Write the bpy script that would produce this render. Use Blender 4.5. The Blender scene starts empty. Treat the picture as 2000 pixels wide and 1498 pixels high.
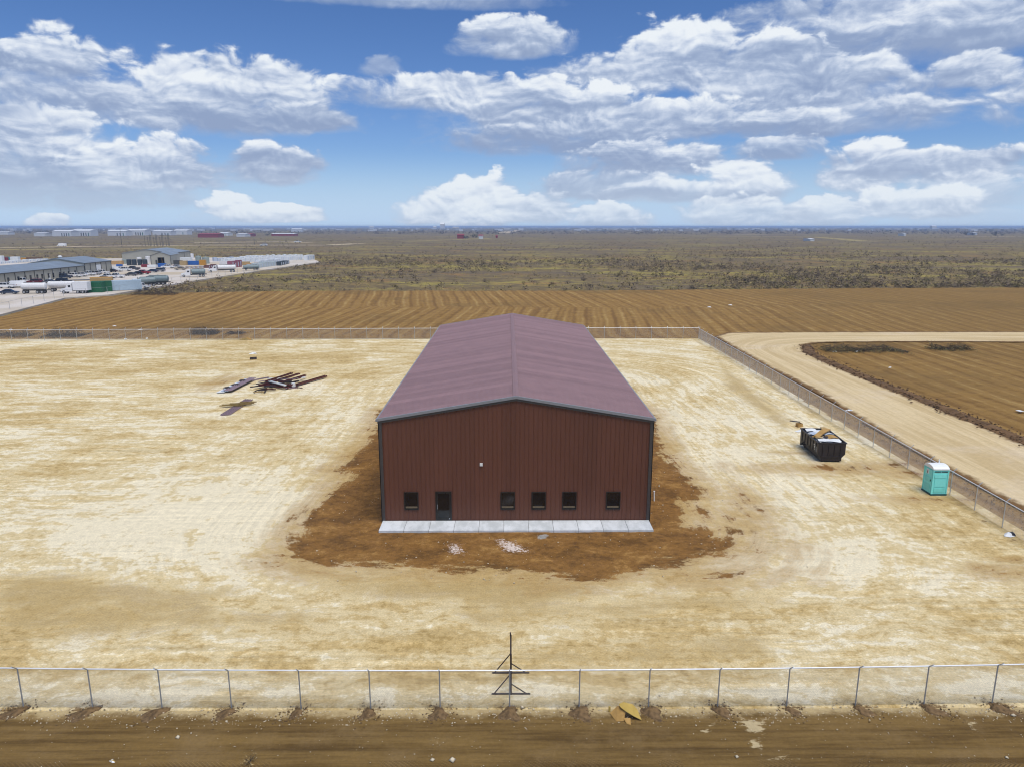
import bpy, math, random
import numpy as np
from mathutils import Vector, Matrix

S = bpy.context.scene
COL = S.collection
R = math.radians
rnd = random.Random(7)
ORD = ('first', 'second', 'third', 'fourth', 'fifth', 'sixth', 'seventh', 'eighth', 'ninth', 'tenth', 'eleventh', 'twelfth', 'thirteenth', 'fourteenth', 'fifteenth',
       'sixteenth', 'seventeenth', 'eighteenth', 'nineteenth', 'twentieth')

# ------------------------------------------------------------------ camera
CAM_H = 19.8
PITCH = math.atan(306 / 1400.0)
YAW = 0.006
cam_d = bpy.data.cameras.new('camera')
cam_d.sensor_width = 36.0
cam_d.lens = 36.0 * 1400 / 2000
cam_d.clip_start = 0.5
cam_d.clip_end = 60000
cam = bpy.data.objects.new('camera', cam_d)
COL.objects.link(cam)
cam.location = (0, 0, CAM_H)
cam.rotation_euler = (math.pi / 2 - PITCH, 0, -YAW)
S.camera = cam
S.cycles.pixel_filter_type = 'BLACKMAN_HARRIS'
S.cycles.filter_width = 1.1
S.cycles.max_bounces = 5
S.cycles.diffuse_bounces = 2
S.cycles.glossy_bounces = 2
S.cycles.volume_bounces = 1


def ray(px, py):
    """direction in the place of a point of the 2000 x 1498 photograph"""
    dx, dy = (px - 1000) / 1400.0, (py - 749) / 1400.0
    cp, sp = math.cos(PITCH), math.sin(PITCH)
    vx, vy, vz = dx, cp - dy * sp, -sp - dy * cp
    return vx + YAW * vy, vy, vz


def g(px, py, z=0.0):
    vx, vy, vz = ray(px, py)
    t = (z - CAM_H) / vz
    return vx * t, vy * t


# ------------------------------------------------------------------ light
SUN_EL, SUN_ROT = R(68), R(150)      # rotation measured from +Y towards +X
sun_d = bpy.data.lights.new('sun', 'SUN')
sun_d.energy = 1.7
sun_d.angle = R(38)
CLOUD_GAIN = 7.5
sun_d.color = (1.0, 0.95, 0.87)
sun = bpy.data.objects.new('sun', sun_d)
COL.objects.link(sun)
sd = Vector((math.sin(SUN_ROT) * math.cos(SUN_EL), math.cos(SUN_ROT) * math.cos(SUN_EL), math.sin(SUN_EL)))
sun.rotation_euler = sd.to_track_quat('Z', 'Y').to_euler()
sun.location = (0, 0, 60)

S.view_settings.view_transform = 'Standard'
S.view_settings.look = 'None'
S.view_settings.exposure = 0.85
S.view_settings.gamma = 1
S.view_settings.use_curve_mapping = False


# ------------------------------------------------------------------ node helpers
class NT:
    def __init__(s, nt):
        s.nt = nt
        s.N, s.L = nt.nodes, nt.links

    def n(s, typ, **kw):
        node = s.N.new(typ)
        ins = kw.pop('ins', {})
        for k, v in kw.items():
            setattr(node, k, v)
        for k, v in ins.items():
            s.set(node.inputs[k], v)
        return node

    def set(s, sock, v):
        if isinstance(v, bpy.types.NodeSocket):
            s.L.new(v, sock)
        elif isinstance(v, (tuple, list)):
            sock.default_value = tuple(v) + ((1,) if len(v) == 3 and sock.type == 'RGBA' else ())
        else:
            sock.default_value = v

    def m(s, op, a, b=0.0, c=0.0, clamp=False):
        node = s.N.new('ShaderNodeMath')
        node.operation = op
        node.use_clamp = clamp
        s.set(node.inputs[0], a)
        s.set(node.inputs[1], b)
        s.set(node.inputs[2], c)
        return node.outputs[0]

    def v(s, op, a, b=(0, 0, 0), scale=None):
        node = s.N.new('ShaderNodeVectorMath')
        node.operation = op
        s.set(node.inputs[0], a)
        s.set(node.inputs[1], b)
        if scale is not None:
            s.set(node.inputs['Scale'], scale)
        return node.outputs[0]

    def xyz(s, x, y, z=0.0):
        node = s.N.new('ShaderNodeCombineXYZ')
        for i, q in enumerate((x, y, z)):
            s.set(node.inputs[i], q)
        return node.outputs[0]

    def mix(s, f, a, b):
        node = s.N.new('ShaderNodeMix')
        node.data_type = 'RGBA'
        s.set(node.inputs[0], f)
        s.set(node.inputs[6], a)
        s.set(node.inputs[7], b)
        return node.outputs[2]

    def mul(s, a, b):
        node = s.N.new('ShaderNodeMix')
        node.data_type = 'RGBA'
        node.blend_type = 'MULTIPLY'
        node.inputs[0].default_value = 1
        s.set(node.inputs[6], a)
        s.set(node.inputs[7], b)
        return node.outputs[2]

    def ss(s, x, lo, hi, a=0.0, b=1.0, kind='SMOOTHSTEP'):
        node = s.N.new('ShaderNodeMapRange')
        node.interpolation_type = kind
        s.set(node.inputs['Value'], x)
        s.set(node.inputs['From Min'], lo)
        s.set(node.inputs['From Max'], hi)
        s.set(node.inputs['To Min'], a)
        s.set(node.inputs['To Max'], b)
        return node.outputs[0]

    def noise(s, vec, scale, detail=4, rough=0.55, dist=0.0, dims='3D'):
        node = s.N.new('ShaderNodeTexNoise')
        node.noise_dimensions = dims
        s.set(node.inputs['Vector'], vec)
        node.inputs['Scale'].default_value = scale
        node.inputs['Detail'].default_value = detail
        node.inputs['Roughness'].default_value = rough
        node.inputs['Distortion'].default_value = dist
        return node.outputs['Fac']

    def attr(s, name, kind='Fac'):
        node = s.N.new('ShaderNodeAttribute')
        node.attribute_name = name
        return node.outputs[kind]


def new_mat(name):
    m = bpy.data.materials.new(name)
    m.use_nodes = True
    t = NT(m.node_tree)
    b = t.N['Principled BSDF']
    return m, t, b


MATS = {}


def mat(name, rgb, rough=0.6, metal=0.0, var=0.12, scale=3.0, spec=0.5, bump=0.0):
    """plain material with a little dirt and wear"""
    if name in MATS:
        return MATS[name]
    m, t, b = new_mat(name)
    co = t.n('ShaderNodeTexCoord').outputs['Object']
    n = t.noise(co, scale, 5, 0.6)
    f = t.ss(n, 0.3, 0.7, 1 - var, 1 + var * 0.6)
    c = t.v('SCALE', tuple(rgb), scale=f)
    t.L.new(c, b.inputs['Base Color'])
    r = t.ss(n, 0.3, 0.7, min(1, rough + .1), max(0.05, rough - .08))
    t.L.new(r, b.inputs['Roughness'])
    b.inputs['Metallic'].default_value = metal
    b.inputs['Specular IOR Level'].default_value = spec
    if bump:
        bp = t.n('ShaderNodeBump', ins={'Height': t.noise(co, scale * 8, 4, .6), 'Distance': bump, 'Strength': 0.6})
        t.L.new(bp.outputs[0], b.inputs['Normal'])
    MATS[name] = m
    return m


# ------------------------------------------------------------------ sky
W = bpy.data.worlds.new('World')
S.world = W
W.use_nodes = True
W.cycles.sampling_method = 'MANUAL'
W.cycles.sample_map_resolution = 256
t = NT(W.node_tree)
bg = t.N['Background']
bg.inputs['Strength'].default_value = 0.085
sky = t.n('ShaderNodeTexSky', sky_type='NISHITA', sun_disc=False)
sky.sun_elevation = SUN_EL
sky.sun_rotation = SUN_ROT
sky.altitude = 800
sky.air_density = 1.0
sky.dust_density = 0.6
sky.ozone_density = 2.5
gen = t.n('ShaderNodeTexCoord').outputs['Generated']
sep = t.n('ShaderNodeSeparateXYZ', ins={0: gen})
az = t.m('MULTIPLY', t.m('ARCTAN2', sep.outputs[0], sep.outputs[1]), 57.2958)
el = t.m('MULTIPLY', t.m('ARCSINE', sep.outputs[2]), 57.2958)
# cloud texture space: bearing and elevation in degrees, squeezed towards the horizon
cs = t.xyz(t.m('MULTIPLY', az, 0.1), t.m('MULTIPLY', el, 0.17), 0)
warp = t.n('ShaderNodeTexNoise', noise_dimensions='2D', ins={'Vector': cs, 'Scale': 1.6, 'Detail': 3.0})
dw = t.v('ADD', cs, t.v('SCALE', t.v('SUBTRACT', warp.outputs['Color'], (.5, .5, .5)), scale=0.28))


def billow(vec, sc=3.2):
    vo = t.n('ShaderNodeTexVoronoi', voronoi_dimensions='2D', feature='SMOOTH_F1', ins={'Vector': vec, 'Scale': sc})
    vo.normalize = True
    vo.inputs['Detail'].default_value = 2.2
    vo.inputs['Roughness'].default_value = 0.5
    vo.inputs['Lacunarity'].default_value = 2.3
    vo.inputs['Smoothness'].default_value = 0.9
    return t.m('SUBTRACT', 1.0, vo.outputs['Distance'])


b0 = billow(dw)
b1 = billow(t.v('ADD', dw, (0.015, 0.06, 0.0)))
fb0 = t.noise(dw, 3.3, 8, 0.57, dims='2D')
fb1 = t.noise(t.v('ADD', dw, (0.015, 0.055, 0)), 3.3, 6, 0.54, dims='2D')
relief = t.m('ADD', t.m('MULTIPLY', t.m('SUBTRACT', b0, b1), 0.9), t.m('MULTIPLY', t.m('SUBTRACT', fb0, fb1), 1.3))
streak = t.noise(t.v('MULTIPLY', dw, (.55, 2.2, 1)), 1.5, 5, 0.55, dims='2D')
edge = t.m('ADD', t.m('MULTIPLY', t.m('SUBTRACT', b0, 0.70), 1.4), t.m('MULTIPLY', t.m('SUBTRACT', fb0, 0.5), 1.9))
e1 = t.m('ADD', edge, 1.26)
shb = t.m('ADD', t.m('MULTIPLY', relief, 1.5), t.m('MULTIPLY', t.m('SUBTRACT', streak, 0.5), 2.3))
shb = t.m('ADD', t.m('ADD', shb, t.m('MULTIPLY', edge, -0.05)), 0.12)

grp = bpy.data.node_groups.new('cloud', 'ShaderNodeTree')
I = grp.interface
for nm in ('A', 'K', 'Az', 'El', 'E1', 'Sh', 'iW', 'cA', 'iH', 'cE', 'Soft', 'Grey', 'Alpha'):
    I.new_socket(nm, in_out='INPUT', socket_type='NodeSocketFloat')
for nm in ('A', 'K'):
    I.new_socket(nm, in_out='OUTPUT', socket_type='NodeSocketFloat')
q = NT(grp)
gi = q.n('NodeGroupInput').outputs
go = q.n('NodeGroupOutput')
x = q.m('MULTIPLY_ADD', gi['Az'], gi['iW'], gi['cA'])
y = q.m('MULTIPLY_ADD', gi['El'], gi['iH'], gi['cE'])
ya = q.m('MAXIMUM', y, q.m('MULTIPLY', y, -3.2))
dens = q.m('SUBTRACT', gi['E1'], q.m('MULTIPLY_ADD', x, x, q.m('MULTIPLY', ya, ya)))
# crisp towers, soft bases
k_ = q.m('MULTIPLY_ADD', y, -1.3, 1.35)
hi = q.m('MULTIPLY_ADD', q.m('MAXIMUM', k_, 0.3), gi['Soft'], 0.24)
al = q.m('MULTIPLY', q.ss(dens, 0.0, hi), gi['Alpha'])
sh = q.m('SUBTRACT', q.m('MULTIPLY_ADD', y, 0.8, gi['Sh']), gi['Grey'])
q.L.new(q.m('MULTIPLY_ADD', q.m('SUBTRACT', sh, gi['K']), al, gi['K']), go.inputs[1])
q.L.new(q.m('MULTIPLY_ADD', q.m('SUBTRACT', 1.0, gi['A']), al, gi['A']), go.inputs[0])
accA, accK = 0.0, 0.0


# each cloud by its bearing, base elevation, half width, height (taken from the photographed sky)
def cloud(px, py_base, wpx, hpx, soft=0.5, grey=0.0, alpha=1.0):
    global accA, accK
    vx, vy, vz = ray(px, py_base)
    a = math.degrees(math.atan2(vx, vy))
    e = math.degrees(math.atan2(vz, math.hypot(vx, vy)))
    s = 57.3 / 1400
    w_, h_ = wpx * s * 1.06, hpx * s * 1.0
    node = t.N.new('ShaderNodeGroup')
    node.node_tree = grp
    for nm, val in (('A', accA), ('K', accK), ('Az', az), ('El', el), ('E1', e1), ('Sh', shb), ('iW', 1 / w_), ('cA', -a / w_), ('iH', 1 / h_),
                    ('cE', -e / h_), ('Soft', soft), ('Grey', grey), ('Alpha', alpha)):
        t.set(node.inputs[nm], val)
    accA, accK = node.outputs[0], node.outputs[1]


CLOUDS = (
    (760, 5, 300, 34, .9, .3, .8), (1780, 95, 330, 110, .9, .42, .95), (1960, 60, 180, 80, .7, .1, .9),
    (1000, 98, 105, 52, .6, .12), (125, 140, 66, 58, .7, .15), (22, 128, 42, 36, .7, .3),
    (100, 200, 150, 45, .9, .5, .8), (250, 228, 170, 52, .9, .42, .85), (60, 345, 230, 70, .9, .5, .85),
    (430, 232, 210, 98, .6, .08), (590, 250, 100, 40, .7, .25), (745, 142, 40, 30, .9, .3, .7),
    (880, 200, 180, 50, .7, .2), (1180, 168, 130, 55, .9, .4), (1330, 150, 130, 84, .5, .02),
    (1500, 180, 115, 96, .5, .02), (1640, 205, 180, 75, .9, .35), (1890, 158, 100, 38, .7, .12),
    (1600, 250, 230, 52, .9, .5, .9), (1060, 252, 210, 84, .8, .3), (1170, 232, 62, 62, .45, .0),
    (1310, 258, 165, 54, .6, .12), (1560, 258, 110, 36, .9, .25, .9), (1130, 292, 250, 46, .9, .5, .95),
    (50, 300, 170, 72, .7, .15), (300, 352, 118, 66, .6, .1), (100, 395, 260, 55, .9, .55, .8),
    (535, 345, 88, 56, .65, .18), (1270, 332, 175, 50, .7, .2), (1515, 306, 78, 34, .7, .18, .9),
    (1180, 380, 165, 42, .8, .2, .9), (1450, 383, 84, 68, .5, .03), (1330, 388, 150, 32, .8, .2, .85), (1700, 352, 80, 66, .5, .05),
    (1850, 345, 130, 46, .7, .15), (1850, 398, 170, 46, .9, .35, .8), (1790, 414, 105, 44, .55, -.05, .9),
    (935, 424, 110, 74, .45, -.22, 1), (820, 430, 52, 40, .55, -.1, .95), (1050, 425, 70, 50, .5, -.15, .95),
    (450, 415, 52, 34, .35, -.35, 1), (530, 428, 85, 26, .35, -.3, 1), (450, 436, 90, 24, .9, .1, .4),
    (1195, 434, 85, 32, .5, -.15, .9), (1450, 430, 120, 42, .6, -.1, .85), (1615, 430, 70, 40, .5, -.12, .85),
    (1900, 436, 110, 26, .9, .1, .45), (95, 441, 32, 20, .5, -.2, .9),
    # outside the frame the same broken cumulus goes on
    (2300, 200, 230, 100, .6, .2), (-300, 180, 220, 90, .6, .2), (900, -170, 330, 100, .8, .3))
for c in CLOUDS:
    cloud(*c)
# the rest of the dome: the same scattered clouds from noise
nb = t.noise(t.xyz(sep.outputs[0], sep.outputs[1], t.m('MULTIPLY', sep.outputs[2], 1.7)), 3.2, 5, 0.6)
elsew = t.m('MAXIMUM', t.ss(t.m('ABSOLUTE', az), 46, 62), t.ss(el, 22, 32))
am = t.m('MULTIPLY', t.m('MULTIPLY', t.ss(nb, 0.47, 0.58), elsew), t.ss(el, 1, 10))
accK = t.m('MULTIPLY_ADD', t.m('SUBTRACT', t.m('MULTIPLY', nb, .8), accK), am, accK)
accA = t.m('MULTIPLY_ADD', t.m('SUBTRACT', 1.0, accA), am, accA)
ramp = t.n('ShaderNodeValToRGB')
rp = ramp.color_ramp
rp.interpolation = 'B_SPLINE'
rp.elements[0].position = 0.0
rp.elements[0].color = (.235, .31, .475, 1)
rp.elements[1].position = 1.0
rp.elements[1].color = (.74, .78, .82, 1)
for p_, c_ in ((.35, (.33, .41, .57, 1)), (.6, (.50, .57, .70, 1)), (.85, (.68, .73, .80, 1))):
    e_ = rp.elements.new(p_)
    e_.color = c_
t.L.new(t.ss(accK, -0.35, 1.0, 0, 1, 'LINEAR'), ramp.inputs[0])
ccol = t.v('SCALE', ramp.outputs[0], scale=CLOUD_GAIN)
ccol = t.mix(t.ss(el, 0.5, 6.0, 0.45, 0.0), ccol, tuple(CLOUD_GAIN * v for v in (.58, .66, .75)))
# Nishita, a little deeper high up, paler low down
tint = t.mix(t.ss(el, 0, 17), (0.44, 0.54, 0.74), (0.335, 0.46, 0.665))
col = t.mul(sky.outputs[0], tint)
col = t.mix(t.ss(el, 0.0, 6.0, 0.85, 0.0), col, (3.3, 4.4, 5.9))
col = t.mix(accA, col, ccol)
t.L.new(col, bg.inputs['Color'])


# ------------------------------------------------------------------ mesh helpers
def tag(o, label=None, cat=None, group=None, kind=None):
    if label: o['label'] = label
    if cat: o['category'] = cat
    if group: o['group'] = group
    if kind: o['kind'] = kind
    return o


def empty(name, loc=(0, 0, 0), rz=0.0):
    o = bpy.data.objects.new(name, None)
    COL.objects.link(o)
    o.location = loc
    o.rotation_euler = (0, 0, rz)
    o.empty_display_size = 0.2
    return o


def link(name, me, parent=None):
    o = bpy.data.objects.new(name, me)
    COL.objects.link(o)
    if parent is not None:
        o.parent = parent
    return o


class MB:
    def __init__(s):
        s.v, s.f, s.mi, s.mats = [], [], [], []
        s.cur = 0

    def mat(s, m):
        if m not in s.mats:
            s.mats.append(m)
        s.cur = s.mats.index(m)
        return s

    def poly(s, pts):
        b = len(s.v)
        s.v += [tuple(p) for p in pts]
        s.f.append(tuple(range(b, b + len(pts))))
        s.mi.append(s.cur)

    def faces(s, vs, fs):
        b = len(s.v)
        s.v += [tuple(p) for p in vs]
        for f in fs:
            s.f.append(tuple(b + i for i in f))
            s.mi.append(s.cur)

    def box(s, c, d, rz=0.0, M=None, top=1.0):
        hx, hy, hz = d[0] / 2, d[1] / 2, d[2] / 2
        vs = []
        for z in (-hz, hz):
            k = top if z > 0 else 1.0
            for x_, y_ in ((-hx, -hy), (hx, -hy), (hx, hy), (-hx, hy)):
                p = Vector((x_ * k, y_ * k, z))
                if M is not None:
                    p = M @ p
                if rz:
                    p = Matrix.Rotation(rz, 3, 'Z') @ p
                vs.append((p.x + c[0], p.y + c[1], p.z + c[2]))
        s.faces(vs, ((3, 2, 1, 0), (4, 5, 6, 7), (0, 1, 5, 4), (1, 2, 6, 5), (2, 3, 7, 6), (3, 0, 4, 7)))
        return s

    def tube(s, p0, p1, r, n=6, r1=None, cap=True):
        p0, p1 = Vector(p0), Vector(p1)
        r1 = r if r1 is None else r1
        d = (p1 - p0).normalized()
        a = d.orthogonal().normalized()
        b = d.cross(a)
        vs = []
        for p, q_ in ((p0, r), (p1, r1)):
            for i in range(n):
                an = 2 * math.pi * i / n
                vs.append(p + a * math.cos(an) * q_ + b * math.sin(an) * q_)
        fs = [(i, (i + 1) % n, n + (i + 1) % n, n + i) for i in range(n)]
        if cap:
            fs += [tuple(range(n - 1, -1, -1)), tuple(range(n, 2 * n))]
        s.faces(vs, fs)
        return s

    def lathe(s, prof, n=12, M=None, c=(0, 0, 0)):
        """prof: (radius, height) list, axis z, M turns it"""
        vs = []
        for r_, h_ in prof:
            for i in range(n):
                an = 2 * math.pi * i / n
                p = Vector((r_ * math.cos(an), r_ * math.sin(an), h_))
                if M is not None:
                    p = M @ p
                vs.append((p.x + c[0], p.y + c[1], p.z + c[2]))
        fs = []
        for j in range(len(prof) - 1):
            for i in range(n):
                k_ = (i + 1) % n
                fs.append((j * n + i, j * n + k_, (j + 1) * n + k_, (j + 1) * n + i))
        fs.append(tuple(range(n - 1, -1, -1)))
        m_ = (len(prof) - 1) * n
        fs.append(tuple(range(m_, m_ + n)))
        s.faces(vs, fs)
        return s

    def prism(s, prof, y0, y1, inset=0.0, bev=0.0):
        """closed side profile (x, z) pushed along y; bev pulls the end faces in"""
        cx = sum(p[0] for p in prof) / len(prof)
        cz = sum(p[1] for p in prof) / len(prof)
        n = len(prof)

        def ring(y_, k_):
            return [(cx + (p[0] - cx) * k_, y_, cz + (p[1] - cz) * k_) for p in prof]
        if bev:
            rings = [ring(y0, 1 - bev), ring(y0 + (y1 - y0) * .05, 1), ring(y1 - (y1 - y0) * .05, 1), ring(y1, 1 - bev)]
        else:
            rings = [ring(y0, 1), ring(y1, 1)]
        vs = [p for r_ in rings for p in r_]
        fs = []
        for j in range(len(rings) - 1):
            for i in range(n):
                k_ = (i + 1) % n
                fs.append((j * n + i, (j + 1) * n + i, (j + 1) * n + k_, j * n + k_))
        fs.append(tuple(range(n)))
        m_ = (len(rings) - 1) * n
        fs.append(tuple(range(m_ + n - 1, m_ - 1, -1)))
        s.faces(vs, fs)
        return s

    def mesh(s, name, m=None, smooth=False):
        me = bpy.data.meshes.new(name)
        me.from_pydata(s.v, [], s.f)
        if m is not None:
            me.materials.append(m)
        else:
            for q_ in s.mats:
                me.materials.append(q_)
            me.polygons.foreach_set('material_index', s.mi)
        if smooth:
            me.polygons.foreach_set('use_smooth', [True] * len(me.polygons))
        me.update()
        return me

    def build(s, name, m=None, parent=None, smooth=False):
        return link(name, s.mesh(name, m, smooth), parent)


def copy_tree(o, parent=None):
    c = o.copy()
    COL.objects.link(c)
    if parent is not None:
        c.parent = parent
    for ch in list(o.children):
        copy_tree(ch, c)
    return c


def sdf_poly(X, Y, pts):
    """signed distance, positive inside"""
    d = np.full(X.shape, 1e9)
    inside = np.zeros(X.shape, bool)
    n = len(pts)
    for i in range(n):
        x0, y0 = pts[i]
        x1, y1 = pts[(i + 1) % n]
        ex, ey = x1 - x0, y1 - y0
        wx, wy = X - x0, Y - y0
        tt = np.clip((wx * ex + wy * ey) / (ex * ex + ey * ey + 1e-9), 0, 1)
        d = np.minimum(d, np.hypot(wx - ex * tt, wy - ey * tt))
        cond = (y0 > Y) != (y1 > Y)
        with np.errstate(divide='ignore', invalid='ignore'):
            xi = (x1 - x0) * (Y - y0) / (y1 - y0 + 1e-12) + x0
        inside ^= cond & (X < xi)
    return np.where(inside, d, -d)


_lat = np.random.default_rng(11).random((256, 256))


def vnoise(X, Y, scale=1.0, octs=4):
    out = np.zeros(X.shape)
    amp, tot = 1.0, 0.0
    fx, fy = X * scale, Y * scale
    for _ in range(octs):
        ix, iy = np.floor(fx).astype(int), np.floor(fy).astype(int)
        ux, uy = fx - ix, fy - iy
        ux, uy = ux * ux * (3 - 2 * ux), uy * uy * (3 - 2 * uy)
        a = _lat[ix % 256, iy % 256]
        b = _lat[(ix + 1) % 256, iy % 256]
        c = _lat[ix % 256, (iy + 1) % 256]
        d = _lat[(ix + 1) % 256, (iy + 1) % 256]
        out += amp * ((a * (1 - ux) + b * ux) * (1 - uy) + (c * (1 - ux) + d * ux) * uy)
        tot += amp
        amp *= 0.5
        fx, fy = fx * 2.03 + 17.3, fy * 2.03 + 5.1
    return out / tot - 0.5


def grid_sheet(name, xs, ys, zfun, attrs, m, keep=None, parent=None):
    X, Y = np.meshgrid(xs, ys)
    Z = zfun(X, Y)
    nx, ny = len(xs), len(ys)
    co = np.stack([X, Y, Z], -1).reshape(-1, 3)
    idx = np.arange(nx * ny).reshape(ny, nx)
    q_ = np.stack([idx[:-1, :-1], idx[:-1, 1:], idx[1:, 1:], idx[1:, :-1]], -1).reshape(-1, 4)
    if keep is not None:
        kc = keep(X, Y)
        kf = kc.reshape(-1)[q_].all(1)
        q_ = q_[kf]
        used = np.zeros(nx * ny, bool)
        used[q_.ravel()] = True
        remap = np.cumsum(used) - 1
        q_ = remap[q_]
        co = co[used]
    else:
        used = np.ones(nx * ny, bool)
    me = bpy.data.meshes.new(name)
    me.vertices.add(len(co))
    me.vertices.foreach_set('co', co.ravel())
    me.loops.add(q_.size)
    me.loops.foreach_set('vertex_index', q_.ravel().astype(np.int32))
    me.polygons.add(len(q_))
    me.polygons.foreach_set('loop_start', (np.arange(len(q_)) * 4).astype(np.int32))
    me.polygons.foreach_set('use_smooth', np.ones(len(q_), bool))
    me.update(calc_edges=True)
    for an, fn in attrs.items():
        a = me.attributes.new(an, 'FLOAT', 'POINT')
        a.data.foreach_set('value', fn(X, Y).reshape(-1)[used].astype(np.float32))
    me.materials.append(m)
    return link(name, me, parent)


def flat_poly(name, pts, z, m):
    me = bpy.data.meshes.new(name)
    me.from_pydata([(p[0], p[1], z) for p in pts], [], [tuple(range(len(pts)))])
    if me.polygons[0].normal.z < 0:
        me.flip_normals()
    me.materials.append(m)
    return link(name, me)


def P(*pp):
    return [g(*p) for p in pp]


# ------------------------------------------------------------------ ground materials
def ground_common(t, b, colr, bump_h, dist=0.05, strength=0.7):
    t.L.new(colr, b.inputs['Base Color'])
    b.inputs['Roughness'].default_value = 0.95
    b.inputs['Specular IOR Level'].default_value = 0.15
    bp = t.n('ShaderNodeBump', ins={'Height': bump_h, 'Distance': dist, 'Strength': strength})
    t.L.new(bp.outputs[0], b.inputs['Normal'])


PALE = (0.69, 0.56, 0.315)
CREAM = (0.81, 0.72, 0.51)
TAN = (0.57, 0.42, 0.19)
OLIVE = (0.41, 0.28, 0.10)
BROWN = (0.235, 0.115, 0.03)
DBROWN = (0.135, 0.066, 0.019)
LBROWN = (0.36, 0.20, 0.06)

# scrub
m_scrub, t, b = new_mat('scrubland_soil_and_grass')
co = t.n('ShaderNodeTexCoord').outputs['Object']
n1 = t.noise(co, 0.006, 6, 0.65)
n2 = t.noise(t.v('MULTIPLY', co, (0.35, 1, 1)), 0.012, 7, 0.7)
n3 = t.noise(co, 0.16, 7, 0.75)
n4 = t.noise(co, 0.9, 5, 0.7)
c = t.mix(t.ss(n3, 0.40, 0.62), (0.145, 0.105, 0.055), (0.30, 0.22, 0.08))
c = t.mix(t.ss(n2, 0.46, 0.60, 0, .7), c, (0.155, 0.12, 0.09))
c = t.mix(t.m('MULTIPLY', t.ss(t.noise(t.v('MULTIPLY', co, (.6, 1, 1)), .018, 6, .7), 0.48, 0.58), t.ss(n3, 0.40, 0.56)), c, (0.39, 0.32, 0.075))
c = t.mix(t.ss(t.noise(co, 0.03, 6, .7), 0.54, 0.64, 0, .8), c, (0.34, 0.20, 0.07))
c = t.mix(t.ss(n4, 0.35, 0.75, 0.4, 0), c, (0.08, 0.066, 0.042))
s_ = t.n('ShaderNodeSeparateXYZ', ins={0: co})
farm = t.m('MULTIPLY', t.ss(t.m('ADD', s_.outputs[1], t.m('MULTIPLY', t.m('SUBTRACT', n1, .5), 900)), 420, 800), t.ss(n3, .3, .6, 1, .45))
c = t.mix(t.m('MULTIPLY', farm, .5), c, (0.145, 0.115, 0.085))
ground_common(t, b, c, n4, 0.5, 0.5)

# cleared field, with windrows
m_field, t, b = new_mat('cleared_field_soil')
co = t.n('ShaderNodeTexCoord').outputs['Object']
s_ = t.n('ShaderNodeSeparateXYZ', ins={0: co})
wob = t.noise(co, 0.05, 4, .6)
bandn = t.noise(t.v('MULTIPLY', co, (1, 0, 0)), 0.02, 2)
split = t.m('ADD', 182.0, t.m('MULTIPLY', t.m('SUBTRACT', bandn, .5), 34.0))
far = t.ss(t.m('SUBTRACT', s_.outputs[1], t.m('ADD', split, t.m('MULTIPLY', t.m('SUBTRACT', t.noise(co, .3, 3), .5), 14))), -.5, .5)
slope = t.m('ADD', 0.11, t.m('MULTIPLY', far, -0.22))
slope = t.m('ADD', slope, t.m('MULTIPLY', t.m('SUBTRACT', s_.outputs[0], 20.0), 0.0004))
slope = t.m('MULTIPLY', slope, t.ss(s_.outputs[1], 125, 135))
fx = t.m('SUBTRACT', s_.outputs[0], t.m('MULTIPLY', t.m('SUBTRACT', s_.outputs[1], 150), slope))
fx = t.m('ADD', fx, t.m('MULTIPLY', wob, 2.2))
w1 = t.m('SINE', t.m('MULTIPLY', fx, 6.283 / 3.1))
w2 = t.m('SINE', t.m('MULTIPLY', fx, 6.283 / 1.27))
fur = t.m('ADD', t.m('MULTIPLY', w1, 0.42), t.m('MULTIPLY', w2, 0.24))
lown = t.noise(t.xyz(t.m('MULTIPLY', fx, 1.0), t.m('MULTIPLY', s_.outputs[1], 0.05), 0), 0.4, 6, .65)
n3 = t.noise(co, 0.5, 7, 0.75)
fk = t.m('ADD', t.m('MULTIPLY', fur, t.ss(t.noise(co, 0.018, 3), 0.35, 0.62, 0.75, 1.05)), t.m('MULTIPLY', t.m('SUBTRACT', lown, 0.5), 2.4))
fk = t.m('ADD', t.m('MULTIPLY', fk, .7), t.m('MULTIPLY', t.m('SUBTRACT', n3, .5), 2.2))
c = t.mix(t.ss(fk, -0.6, 0.15), (0.19, 0.103, 0.03), (0.29, 0.17, 0.05))
c = t.mix(t.ss(fk, 0.15, 0.75), c, (0.40, 0.265, 0.095))
c = t.mix(t.ss(t.noise(co, 0.025, 5, .65), 0.50, 0.66, 0, .55), c, (0.16, 0.10, 0.035))
c = t.mix(t.ss(t.m('SUBTRACT', s_.outputs[0], 20), 10, 90, 0, .45), c, (0.19, 0.12, 0.04))
ground_common(t, b, c, t.m('ADD', fk, n3), 0.22, 0.6)

# pale caliche yard
m_yard, t, b = new_mat('caliche_yard')
co = t.n('ShaderNodeTexCoord').outputs['Object']
s_ = t.n('ShaderNodeSeparateXYZ', ins={0: co})
uu, vv = t.attr('ring'), t.attr('along')
wv = t.n('ShaderNodeTexNoise', ins={'Vector': co, 'Scale': 0.22, 'Detail': 4.0})
wcol = t.v('SCALE', t.v('SUBTRACT', wv.outputs['Color'], (.5, .5, .5)), scale=3.0)
cw = t.v('ADD', co, wcol)
uvv = t.v('ADD', t.xyz(uu, t.m('MULTIPLY', vv, 0.22), 0), t.v('SCALE', wcol, scale=.35))
st_ring = t.noise(uvv, 0.85, 9, 0.74)
st_x = t.noise(t.v('MULTIPLY', cw, (0.28, 1.0, 1.0)), 0.62, 9, 0.74)
big = t.noise(cw, 0.075, 5, 0.6)
fine = t.noise(co, 2.2, 7, 0.75)
grit = t.noise(co, 11.0, 4, 0.7)
lay = t.attr('ringmix')
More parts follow.
